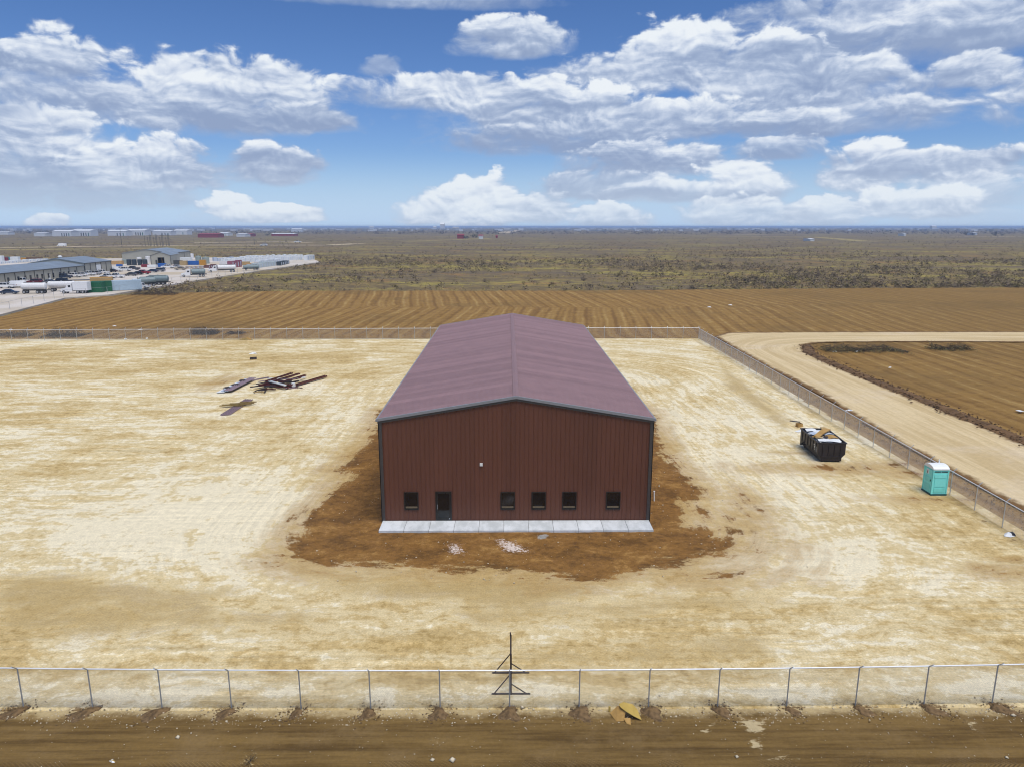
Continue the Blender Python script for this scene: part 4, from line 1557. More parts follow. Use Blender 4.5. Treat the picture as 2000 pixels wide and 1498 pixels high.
# end walls and sides: sides vertical above a knee and drawn in below it
sec_ = [(-Wb / 2, .12), (-Wb / 2, .42), (-Wt / 2, .72), (-Wt / 2, Hd), (-Wt / 2 + T, Hd), (-Wt / 2 + T, .74), (-Wb / 2 + T, .46), (-Wb / 2 + T, .2)]
sec_ = sec_ + [(-x_, z_) for x_, z_ in sec_[::-1]]
n_ = len(sec_)
vs = [(x_, y_, z_) for y_ in (0, Ld) for x_, z_ in sec_]
body.faces(vs, [(i, (i + 1) % n_, n_ + (i + 1) % n_, n_ + i) for i in range(n_)])
body.build('tub', m_blk2, dm)
endp = [(-Wb / 2, .12), (Wb / 2, .12), (Wb / 2, .42), (Wt / 2, .72), (Wt / 2, Hd), (-Wt / 2, Hd), (-Wt / 2, .72), (-Wb / 2, .42)]
for nm, y0 in (('front_wall', -.05), ('tailgate', Ld)):
    e_ = MB()
    e_.prism([(p[0], p[1]) for p in endp], y0, y0 + .05)
    eo = e_.build(nm, m_blk, dm)
    rb = MB()
    for x_ in (-.75, -.25, .25, .75):
        rb.box((x_, y0 - .035 if y0 < 0 else y0 + .085, 1.0), (.07, .05, 1.1))
    rb.box((0, y0 - .04 if y0 < 0 else y0 + .09, .5), (1.75, .06, .09))
    rb.build('stiffener', m_blk, eo)
rm = MB()
for sgn in (-1, 1):
    rm.box((sgn * (Wt / 2 + .03), Ld / 2, Hd + .03), (.11, Ld + .14, .09))
for y_ in (-.03, Ld + .03):
    rm.box((0, y_, Hd + .03), (Wt - .06, .11, .088))
rm.build('top_rail', m_blk, dm)
for sgn in (-1, 1):
    for k_ in range(6):
        MB().box((sgn * (Wt / 2 + .025), .5 + k_ * (Ld - 1) / 5, 1.15), (.055, .08, .84)).build('side_rib', m_blk, dm)
    for y_ in (.25, Ld - .25):
        M_ = Matrix.Rotation(math.pi / 2, 3, 'Y')
        w_ = MB().lathe([(.13, -.07), (.15, -.05), (.15, .05), (.13, .07)], 12, M_, (sgn * .75, y_ * 1.0, .13))
        w_.build('wheel', m_frame, dm)
sk = MB()
for sgn in (-1, 1):
    sk.box((sgn * .55, Ld / 2, .10), (.10, Ld, .12))
sk.build('skid', m_blk, dm)
# rear wing at the far end of the left side
MB().prism([(0, 0), (0, 0), (0, 0)], 0, 0)
wg = MB()
wg.faces([(-Wt / 2 - .01, Ld - .02, .75), (-Wt / 2 - .01, Ld - .9, .75), (-Wt / 2 - .01, Ld - .02, .15), (-Wb / 2, Ld - .02, .15), (-Wb / 2, Ld - .9, .45)],
         ((0, 1, 2), (0, 2, 3), (1, 4, 3), (1, 3, 2)))
wg.build('gusset', m_blk, dm)
# white mark on the left side (number-like scribble of the photo)
lg = MB()
xs0 = -Wt / 2 - .012
def st(y0, z0, y1, z1, w=.07):
    d_ = Vector((y1 - y0, z1 - z0)).normalized()
    nx_, nz_ = -d_.y * w / 2, d_.x * w / 2
    lg.poly([(xs0, y0 - nx_, z0 - nz_), (xs0, y1 - nx_, z1 - nz_), (xs0, y1 + nx_, z1 + nz_), (xs0, y0 + nx_, z0 + nz_)])
for a_ in ((1.05, 1.25, .85, 1.32), (.85, 1.32, .62, 1.2), (.62, 1.2, .9, 1.12), (.9, 1.12, .6, 1.0), (.55, 1.22, .35, 1.18), (.35, 1.18, .5, 1.02), (.5, 1.02, .28, .98), (.75, .92, .3, .84)):
    st(*a_)
lg.build('emblem', m_wht, dm)

# waste: each a thing
def sheet(name, label, loc, size, rot, m_, cat, group=None, bend=.0, nseg_=6):
    mb_ = MB()
    w_, l_, th = size
    vs_, fs_ = [], []
    for k2 in range(2):
        for i_ in range(nseg_ + 1):
            u_ = i_ / nseg_ - .5
            z_ = bend * (math.cos(u_ * math.pi) - .5) + (th if k2 else 0)
            for v_ in (-.5, .5):
                vs_.append((u_ * w_, v_ * l_, z_ + .25 * bend * v_ * math.sin(u_ * 7)))
    n2 = (nseg_ + 1) * 2
    for i_ in range(nseg_):
        a_ = i_ * 2
        fs_ += [(a_, a_ + 1, a_ + 3, a_ + 2), (n2 + a_, n2 + a_ + 2, n2 + a_ + 3, n2 + a_ + 1), (a_, a_ + 2, n2 + a_ + 2, n2 + a_), (a_ + 1, n2 + a_ + 1, n2 + a_ + 3, a_ + 3)]
    fs_ += [(0, n2, n2 + 1, 1), (nseg_ * 2, nseg_ * 2 + 1, n2 + nseg_ * 2 + 1, n2 + nseg_ * 2)]
    mb_.faces(vs_, fs_)
    o_ = mb_.build(name, m_)
    o_.location = loc
    o_.rotation_euler = rot
    tag(o_, label, cat, group)
    return o_


rs = random.Random(3)
# filling below the top
fl = MB()
pts_ = []
nxg, nyg = 9, 20
vs = []
for j in range(nyg):
    for i in range(nxg):
        e_ = (i in (0, nxg - 1)) or (j in (0, nyg - 1))
        vs.append(((i / (nxg - 1) - .5) * (Wt - .14), .04 + j / (nyg - 1) * (Ld - .1), 1.44 + (0 if e_ else rs.uniform(-.05, .28))))
fl.faces(vs, [(j * nxg + i, j * nxg + i + 1, (j + 1) * nxg + i + 1, (j + 1) * nxg + i) for j in range(nyg - 1) for i in range(nxg - 1)])
fo = fl.build('packaging_waste', mat('crumpled_waste', (.42, .42, .40), .7, var=.6, scale=3))
fo.location = (dx, dy, 0)
fo.rotation_euler.z = -.07
tag(fo, 'crumpled packing waste filling the black dumpster to its rim', 'waste')
GW = 'loose sheets lying on top of the full black dumpster'
spec = [(.35, 4.9, 1.5, 1.0, m_lbl, 'pale blue'), (-.5, 5.2, 1.2, .8, m_wht, 'white'), (.45, 1.0, 1.5, .9, m_wht, 'white'), (-.35, 1.15, 1.5, .9, m_wht, 'white'),
        (.6, 2.3, 1.1, 1.5, m_cardb, 'brown cardboard'), (-.6, 2.7, 1.3, .5, m_cardb, 'brown cardboard'), (.55, 3.5, 1.2, .9, m_lbl, 'pale blue'), (-.55, 3.8, 1.0, .9, m_lbl, 'pale blue'),
        (0, 4.2, 1.2, .5, m_wht, 'white'), (.2, .5, 1.7, .35, m_wht, 'white'), (-.7, 1.9, .8, .5, m_wood, 'tan'), (.0, 2.0, .6, .6, m_blk, 'black')]
for (x_, y_, w_, l_, m_, cn) in spec:
    sheet('packing_sheet', cn + ' sheet on the dumpster, ' + ORD[int(sorted(q_[1] for q_ in spec if q_[5] == cn).index(y_))] + ' of its colour from the near end', (dx + x_ * .9 + y_ * .05, dy + y_ * .76, 1.68 + rs.uniform(0, .12)),
          (w_ * .75, l_, .02), (rs.uniform(-.12, .12), rs.uniform(-.12, .12), rs.uniform(-.6, .6)), m_, 'sheet', GW, bend=rs.uniform(.02, .08))
sheet('cardboard_tube', 'long folded brown cardboard lying diagonally over the dumpster waste', (dx + .1, dy + 2.3, 1.93), (2.3, .5, .1), (0.05, -.12, .75), m_cardb, 'cardboard', bend=.10)
sheet('cardboard_sheet', 'dark brown cardboard scrap sticking up at the right rim of the dumpster', (dx + .75, dy + 3.2, 1.95), (.7, .6, .08), (.3, .3, .2), m_wood, 'cardboard', bend=.1)
# litter behind the dumpster
x_, y_ = g(1562, 834)
cbx = empty('cardboard_box', (x_, y_, 0), .3)
for c_, d_ in (((0, 0, .02), (.55, .4, .04)), ((-.27, 0, .2), (.03, .4, .34)), ((.27, 0, .2), (.03, .4, .34)), ((0, .2, .2), (.55, .03, .34)), ((0, -.2, .2), (.55, .03, .34))):
    MB().box(c_, d_).build('panel', m_cardb, cbx)
tag(cbx, 'open brown cardboard box on the ground behind the dumpster', 'box')
def crumple(name, label, px, py, r_, m1, m2, cat, seed):
    x_, y_ = g(px, py)
    rs_ = random.Random(seed)
    o_ = empty(name, (x_, y_, 0))
    for m_, nm in ((m1, 'film'), (m2, 'fold')):
        mb_ = MB()
        nr_, na_ = 4, 10
        ph = rs_.random() * 6
        vs_ = [(0, 0, r_ * .45)]
        for j in range(1, nr_ + 1):
            for i_ in range(na_):
                an = i_ / na_ * 6.283
                rad = r_ * j / nr_ * (1 + .4 * math.sin(2 * an + ph)) * (1 if nm == 'film' else .6)
                vs_.append((math.cos(an) * rad * 1.2 + (.3 * r_ if nm == 'fold' else 0), math.sin(an) * rad * .7, max(.0, r_ * .42 * (1 - (j / nr_) ** 2) + rs_.uniform(-.06, .1) * r_ + (.1 * r_ if nm == 'fold' else 0))))
        fs_ = [(0, 1 + i_, 1 + (i_ + 1) % na_) for i_ in range(na_)]
        for j in range(nr_ - 1):
            for i_ in range(na_):
                b_ = (i_ + 1) % na_
                fs_.append((1 + j * na_ + i_, 1 + (j + 1) * na_ + i_, 1 + (j + 1) * na_ + b_, 1 + j * na_ + b_))
        mb_.faces(vs_, fs_)
        mb_.build(nm, m_, o_)
    tag(o_, label, cat)
    return o_


m_black = mat('black_plastic', (.02, .02, .025), .4)
crumple('plastic_litter', 'crumpled white and black plastic next to the open cardboard box', 1570, 843, .55, m_wht, m_black, 'litter', 1)
crumple('plastic_litter', 'crumpled white and dark bag at the foot of the right fence', 1976, 1047, .42, m_wht, m_black, 'litter', 2)
crumple('plastic_litter', 'dark scrap trailing from the back of the dumpster', 1584, 850, .5, m_black, m_black, 'litter', 3)
crumple('plastic_litter', 'white plastic sheet caught outside the right fence beyond the dumpster', 1660, 803, .3, m_wht, m_lbl, 'litter', 4)
sheet('timber_scrap', 'short dark board lying on the yard behind the cardboard box', (*g(1554, 824), .02), (1.0, .2, .04), (0, 0, -.5), m_black, 'board')

# ------------------------------------------------------------------ portable toilet
m_teal = mat('turquoise_plastic', (0.24, 0.84, 0.77), .45, var=.05)
m_teal2 = mat('turquoise_plastic_dark', (0.20, 0.75, 0.68), .45, var=.05)
m_tbase = mat('dark_teal_base', (0.02, 0.10, 0.10), .5)
m_whiter = mat('translucent_white_roof', (.82, .84, .83), .4, var=.03)
pa, pb = g(1821, 969), g(1850, 969)
tw = pb[0] - pa[0]
pt = empty('portable_toilet', ((pa[0] + pb[0]) / 2, pa[1] + .6, 0))
tag(pt, 'turquoise portable toilet with white roof beside the right fence', 'portable toilet')
MB().box((0, 0, .06), (tw + .10, 1.26, .12)).build('base', m_tbase, pt)
MB().box((0, 0, 1.07), (tw, 1.16, 1.92)).build('cabin', m_teal, pt)
dr = MB().box((-tw / 2 - .015, 0, 1.05), (.03, .92, 1.80)).build('door', m_teal, pt)
for z_, h_ in ((.55, .5), (1.15, .4)):
    MB().box((-tw / 2 - .04, 0, z_), (.02, .66, h_)).build('door_panel', m_teal2, dr)
MB().box((-tw / 2 - .035, .10, 1.72), (.012, .30, .36)).build('sign', m_wht, dr)
pg = MB()
pg.box((-tw / 2 - .045, .10, 1.80), (.008, .05, .05))
pg.box((-tw / 2 - .045, .10, 1.70), (.008, .09, .11))
pg.box((-tw / 2 - .045, .08, 1.61), (.008, .03, .08))
pg.box((-tw / 2 - .045, .12, 1.61), (.008, .03, .08))
pg.build('pictogram', m_black, dr)
MB().box((-tw / 2 - .05, -.36, 1.12), (.04, .05, .12)).build('latch', m_black, dr)
for z_, h_ in ((.42, .34), (1.0, .62)):
    pnl = MB()
    pnl.box((0, -.595, z_), (tw * .72, .03, h_))
    pnl.build('side_panel', m_teal2 if z_ < .5 else m_teal, pt)
    MB().box((tw / 2 + .015, 0, z_), (.03, .8, h_)).build('side_panel', m_teal2, pt)
MB().box((0, -.60, 1.52), (tw * .8, .03, .28)).build('side_panel', m_teal, pt)
for k_ in range(12):
    x_ = (-.42 + .072 * k_ + (.05 if k_ > 5 else 0)) * tw / 1.0
    MB().box((x_, -.588, 1.86), (.055 * tw, .02, .07)).build('lettering_bar', m_black, pt)  # illegible lettering, made up here as a row of dark vent slots
for sx_ in (-1, 1):
    for sy_ in (-1, 1):
        MB().box((sx_ * tw / 2, sy_ * .58, 1.05), (.07, .07, 1.94)).build('corner_post', m_teal, pt)
rf = MB()
arc = [(-.66, 0), (-.64, .10), (-.5, .22), (-.25, .30), (0, .325), (.25, .30), (.5, .22), (.64, .10), (.66, 0)]
n_ = len(arc)
vs = []
for k_, x_ in enumerate((-tw / 2 - .05, -tw / 2 + .06, tw / 2 - .06, tw / 2 + .05)):
    s_k = .93 if k_ in (0, 3) else 1
    vs += [(x_, a_[0] * s_k, 2.03 + a_[1] * (s_k * .95)) for a_ in arc]
fs = []
for k_ in range(3):
    for i in range(n_ - 1):
        fs.append((k_ * n_ + i, k_ * n_ + i + 1, (k_ + 1) * n_ + i + 1, (k_ + 1) * n_ + i))
fs += [tuple(range(n_ - 1, -1, -1)), tuple(range(3 * n_, 4 * n_)), (0, n_, 2 * n_, 3 * n_), (n_ - 1, 4 * n_ - 1, 3 * n_ - 1, 2 * n_ - 1)]
rf.faces(vs, fs)
rf.build('roof', m_whiter, pt, smooth=False)
MB().tube((tw / 2 - .18, .42, 2.1), (tw / 2 - .18, .42, 2.5), .05, 8).build('vent_pipe', m_whiter, pt)

# ------------------------------------------------------------------ steel gate panel on braces
m_rust = mat('dark_rusted_steel', (0.035, 0.022, 0.024), .6, metal=.3, var=.3, scale=5)
gp = empty('steel_gate_panel', (g(998, 1356)[0], 27.5, 0))
tag(gp, 'dark steel gate panel standing upright on braced feet behind the front fence', 'gate panel')
for nm, k_ in (('front', 0.0), ('rear', 1.5)):
    MB().tube((-.84, k_, .04), (.84, k_, .04), .035, 6).build('foot', m_rust, gp)
    MB().box((0, k_, .97), (.07, .07, 1.94)).build('upright', m_rust, gp)
    MB().tube((-.73, k_, .05), (-.03, k_, .98), .025, 6).build('brace', m_rust, gp)
    MB().tube((.66, k_, .05), (.03, k_, .5), .025, 6).build('brace', m_rust, gp)
for z_ in (.12, .98, 1.9):
    MB().box((0, .75, z_), (.05, 1.42, .05)).build('rail', m_rust, gp)
for k_ in range(5):
    MB().box((0, .25 + k_ * .25, 1.0), (.02, .02, 1.72)).build('bar', m_rust, gp)
MB().box((-.02, 1.5, 1.99), (.05, .05, .14)).build('finial', m_rust, gp)

# folded cardboard at the fence
m_cardy = mat('yellow_cardboard', (0.46, 0.32, 0.075), .85, var=.12, scale=2)
x_, y_ = g(1222, 1402)
cb = empty('cardboard_sheet', (x_, y_, 0.03))
tag(cb, 'large folded yellow brown cardboard sheet lying against the foot of the front fence', 'cardboard')
mb = MB()
mb.faces([(-.25, .30, .40), (-.05, .34, .46), (.35, .32, .36), (.50, .18, .24), (.62, -.22, .04), (.30, -.20, .20), (.0, -.10, .34), (-.22, .08, .42),
          (-.25, .30, .385), (-.05, .34, .445), (.35, .32, .345), (.50, .18, .225), (.62, -.22, .02), (.30, -.20, .185), (.0, -.10, .325), (-.22, .08, .405)],
         ((0, 7, 6, 1), (1, 6, 5, 2), (2, 5, 4, 3), (8, 9, 14, 15), (9, 10, 13, 14), (10, 11, 12, 13), (7, 15, 14, 6), (6, 14, 13, 5), (5, 13, 12, 4), (0, 1, 9, 8), (1, 2, 10, 9), (2, 3, 11, 10), (3, 4, 12, 11), (0, 8, 15, 7)))
mb.build('top_flap', m_cardy, cb)
mb = MB()
mb.faces([(-.62, .20, .05), (-.30, .26, .34), (-.10, .20, .36), (-.02, -.05, .26), (-.10, -.25, .03), (-.42, -.24, .0),
          (-.62, .20, .03), (-.30, .26, .32), (-.10, .20, .34), (-.02, -.05, .24), (-.10, -.25, .01), (-.42, -.24, -.02)],
         ((5, 4, 3, 2, 1, 0), (6, 7, 8, 9, 10, 11), (0, 1, 7, 6), (1, 2, 8, 7), (2, 3, 9, 8), (3, 4, 10, 9), (4, 5, 11, 10), (5, 0, 6, 11)))
mb.build('fold', m_cardb, cb)
mb = MB()
mb.faces([(-.12, -.18, .10), (.16, -.20, .12), (.14, -.46, .0), (-.02, -.40, .0), (-.12, -.18, .08), (.16, -.20, .10), (.14, -.46, -.02), (-.02, -.40, -.02)],
         ((0, 3, 2, 1), (4, 5, 6, 7), (0, 1, 5, 4), (1, 2, 6, 5), (2, 3, 7, 6), (3, 0, 4, 7)))
mb.build('lower_flap', m_cardb, cb)
MB().box((-.62, .36, .12), (.08, .05, .22)).build('torn_corner', m_cardy, cb)
# tumbleweed on the track
tw_ = mesquite((*g(488, 1484), 0), .42, 77, name='tumbleweed', m=grass_tan, tri=90)
tag(tw_, 'dry tumbleweed lying on the brown track at the lower left', 'tumbleweed')
crumple('plastic_litter', 'small white scrap on the brown track left of the tumbleweed', 222, 1483, .10, m_wht, m_cardy, 'litter', 12)

# ------------------------------------------------------------------ steel and timber heaps on the left
m_pur = mat('mauve_primer_sheet', (0.30, 0.22, 0.25), .45, var=.15)
m_maroon = mat('maroon_purlin', (0.10, 0.022, 0.02), .5, var=.2)
m_dk = mat('dark_scrap', (0.05, 0.038, 0.04), .6, var=.4)
m_olw = mat('weathered_pallet_timber', (0.30, 0.21, 0.07), .85, var=.3)


def channel(name, label, a, c_, w, h, m_, cat, group, z=0.05, tilt=0.0):
    a, c_ = Vector(a), Vector(c_)
    L = (c_ - a).length
    mb_ = MB()
    t_ = .02
    mb_.box((L / 2, 0, t_ / 2), (L, w, t_))
    mb_.box((L / 2, -w / 2 + t_ / 2, h / 2 + t_ / 2), (L, t_, h - .001))
    mb_.box((L / 2, w / 2 - t_ / 2, h / 2 + t_ / 2), (L, t_, h - .001))
    o_ = mb_.build(name, m_)
    o_.location = (a.x, a.y, z)
    o_.rotation_euler = (0, -tilt, math.atan2(c_.y - a.y, c_.x - a.x))
    tag(o_, label, cat, group)
    return o_


G1 = 'steel pieces of the jumbled scrap heap left of the building'
# long beam and parallel purlins
channel('steel_beam', 'very long maroon steel beam pointing right out of the scrap heap', g(560, 760), g(638, 738), .35, .22, m_maroon, 'beam', None, .1, .01)
for (a_, c_, lb) in (((521, 751), (572, 736), 'topmost maroon purlin of the scrap heap'), ((532, 752), (586, 737), 'second maroon purlin from the top of the scrap heap'),
                     ((550, 753), (598, 740), 'third maroon purlin from the top of the scrap heap')):
    channel('steel_purlin', lb, g(*a_), g(*c_), .28, .18, m_maroon, 'purlin', None, .35, .02)
channel('white_trim', 'bright white trim piece lying across the front of the scrap heap', g(528, 754), g(559, 762), .28, .12, m_wht, 'trim', None, .62, -.01)
channel('white_trim', 'short white trim at the back of the scrap heap below the purlins', g(524, 745), g(548, 745), .3, .12, m_wht, 'trim', None, .35)
channel('white_trim', 'white trim piece at the back right of the scrap heap', g(576, 747), g(598, 743), .3, .12, m_wht, 'trim', None, .4)
MB().box((0, 0, 0), (.5, .5, .5))
wb = MB().box((0, 0, .3), (.45, .4, .45), top=.9).build('white_bucket', m_wht)
wb.location = (*g(574, 757), .1)
tag(wb, 'small white block on the right end of the scrap heap', 'block')
rs = random.Random(9)
for k_ in range(34):
    cx_, cy_ = rs.uniform(505, 575), rs.uniform(748, 763)
    if cx_ < 525:
        an = rs.uniform(.5, 1.1)
    else:
        an = rs.uniform(-.5, .9)
    x_, y_ = g(cx_, cy_)
    L = rs.uniform(1.2, 3.4)
    m_ = rs.choice([m_dk, m_dk, m_maroon, m_pur, m_maroon, m_dk])
    channel('steel_scrap', ('dark', 'dull maroon', 'mauve')[0 if m_ is m_dk else 1 if m_ is m_maroon else 2] + ' steel length tangled in the ' + ('left' if cx_ < 528 else 'middle' if cx_ < 552 else 'right') + ' part of the scrap heap', (x_ - math.cos(an) * L / 2, y_ - math.sin(an) * L / 2), (x_ + math.cos(an) * L / 2, y_ + math.sin(an) * L / 2),
            rs.uniform(.08, .25), rs.uniform(.06, .14), m_, 'scrap', G1, rs.uniform(.02, .55), rs.uniform(-.06, .06))
# frame at the left front
fr_px = ((497, 768), (517, 768), (521, 764), (503, 764))
for i in range(4):
    channel('steel_scrap', ('front', 'right', 'rear', 'left')[i] + ' edge of the small square frame at the left foot of the scrap heap', g(*fr_px[i]), g(*fr_px[(i + 1) % 4]), .12, .10, m_wood if i == 0 else m_dk, 'scrap', 'pieces of the square frame at the left foot of the scrap heap', .12)
# sheet bundle upper left
for k_, (a_, c_, m_, lb) in enumerate((((446, 767), (495, 742), m_pur, 'mauve ribbed panel on the right of the panel bundle left of the scrap heap'),
                                 ((440, 767), (486, 743), m_lbl, 'pale lilac panel in the middle of the bundle left of the scrap heap'),
                                 ((431, 768), (470, 748), m_wht, 'white panel sticking out to the left of the bundle'))):
    p_ = empty('ribbed_panel', (*g(*a_), .12 + .1 * (2 - k_)))
    e_ = g(*c_)
    L = math.hypot(e_[0] - p_.location.x, e_[1] - p_.location.y)
    p_.rotation_euler.z = math.atan2(e_[1] - p_.location.y, e_[0] - p_.location.x)
    MB().box((L / 2, 0, 0), (L, .95, .03)).build('sheet', m_, p_)
    for r_ in (-.38, -.13, .13, .38):
        MB().box((L / 2, r_, .035), (L, .07, .04)).build('rib', m_, p_)
    tag(p_, lb, 'metal panel')
for k_, (px, py) in enumerate(((446, 762), (462, 756), (474, 748))):
    crumple('strap_scrap', ('front', 'middle', 'rear')[k_] + ' dark rag lying on the panel bundle left of the scrap heap', px, py, .45, m_dk, m_dk, 'scrap', 40 + k_).location.z = .28
# lower bundle with pallet timber
for k_ in range(4):
    a_, c_ = (434 + 5 * k_, 811 - .4 * k_), (483 + 3.4 * k_, 780 + .2 * k_)
    p0_, p1_ = g(*a_), g(*c_)
    channel('ribbed_panel', ('leftmost', 'second', 'third', 'rightmost')[k_] + ' mauve steel panel strip of the lower bundle', p0_, p1_, .24, .10, m_pur, 'metal panel', None, .05)
for k_ in range(9):
    cx_, cy_ = 447 + k_ * 5, 795 - k_ * .8 + rs.uniform(-1.5, 1.5)
    x_, y_ = g(cx_, cy_)
    an = rs.uniform(-.15, .35)
    channel('timber_batten', ORD[k_] + ' weathered batten from the left across the lower panel bundle', (x_ - .9, y_ - .2), (x_ + .9 * math.cos(an), y_ + .9 * math.sin(an)), .16, .08, m_olw, 'timber',
            'timber battens across the lower panel bundle', .18 + .03 * (k_ % 3), rs.uniform(-.03, .03))
# small pieces behind
x_, y_ = g(496, 702)
cr = empty('timber_crate', (x_, y_, 0), .2)
for c_, d_ in (((0, 0, .04), (.9, .6, .06)), ((0, -.3, .2), (.9, .03, .25)), ((0, .3, .2), (.9, .03, .25)), ((-.45, 0, .2), (.03, .6, .25)), ((.45, 0, .2), (.03, .6, .25))):
    MB().box(c_, d_).build('board', m_dk if d_[2] > .1 else m_wood, cr)
tag(cr, 'small dark open crate alone on the pale yard behind the scrap heap', 'crate')
crumple('plastic_litter', 'white scrap of plastic on the yard just beyond the small crate', 495, 691, .45, m_wht, m_wht, 'litter', 31)
crumple('plastic_litter', 'flattened olive brown scrap near the rear fence at the left', 482, 664, .8, m_olw, m_cardb, 'litter', 32)
sheet('white_sheet', 'white sheet lying on the right hand cleared field at the picture edge', (*g(1998, 806), .1), (.8, .6, .05), (0, .1, .2), m_wht, 'sheet', bend=.05)
for i, (px, py) in enumerate(((1632, 688), (1675, 688), (1740, 719), (1427, 597), (1386, 601), (226, 637), (276, 644), (25, 644), (247, 662), (289, 661))):
    lbs = ('white scrap in front of the left end of the long brush heap', 'white scrap before the middle of the long brush heap', 'white strip lying in the right cleared field',
           'white scrap on the field far beyond the rear fence right of the building', 'small pale scrap on the field next to the larger scrap beyond the fence',
           'white scrap on the field behind the left fence', 'larger white scrap on the field behind the left fence', 'pale scrap by the leftmost brush heap',
           'pale block just behind the rear fence, left one of two', 'pale block just behind the rear fence, right one of two')
    crumple('scrap_piece', lbs[i], px, py, .22 + .0015 * max(0, 700 - py), m_wht, m_wht, 'litter', 60 + i)

# ------------------------------------------------------------------ vehicles
m_tyre = mat('tyre_rubber', (.02, .02, .02), .8)
m_rim = mat('wheel_rim', (.45, .46, .47), .35, metal=.6)
m_cgl = mat('car_glass', (.015, .018, .022), .08)
m_red_l = mat('tail_lamp', (.35, .01, .01), .3)
m_head = mat('head_lamp', (.8, .8, .75), .2)
m_plas = mat('black_bumper', (.03, .03, .032), .6)
PAINTS = {'white': (.80, .81, .82), 'maroon': (.13, .012, .02), 'red': (.30, .015, .025), 'black': (.012, .013, .016), 'dark blue': (.02, .035, .07),
          'silver': (.42, .44, .46), 'grey': (.14, .15, .17), 'dark grey': (.055, .058, .065), 'tan': (.35, .3, .22)}


def car_mat(cn):
    return mat('car_paint_' + cn.replace(' ', '_'), PAINTS[cn], .28, var=.04)


VH = {}


def wheel_mesh(r_, w_):
    M_ = Matrix.Rotation(math.pi / 2, 3, 'X')
    a_ = MB().lathe([(r_ * .8, -w_ / 2), (r_, -w_ * .35), (r_, w_ * .35), (r_ * .8, w_ / 2)], 12, M_)
    b_ = MB().lathe([(r_ * .6, -w_ / 2 - .015), (r_ * .62, 0), (r_ * .6, w_ / 2 + .015)], 10, M_)
    return a_.mesh('tyre', m_tyre), b_.mesh('rim', m_rim)


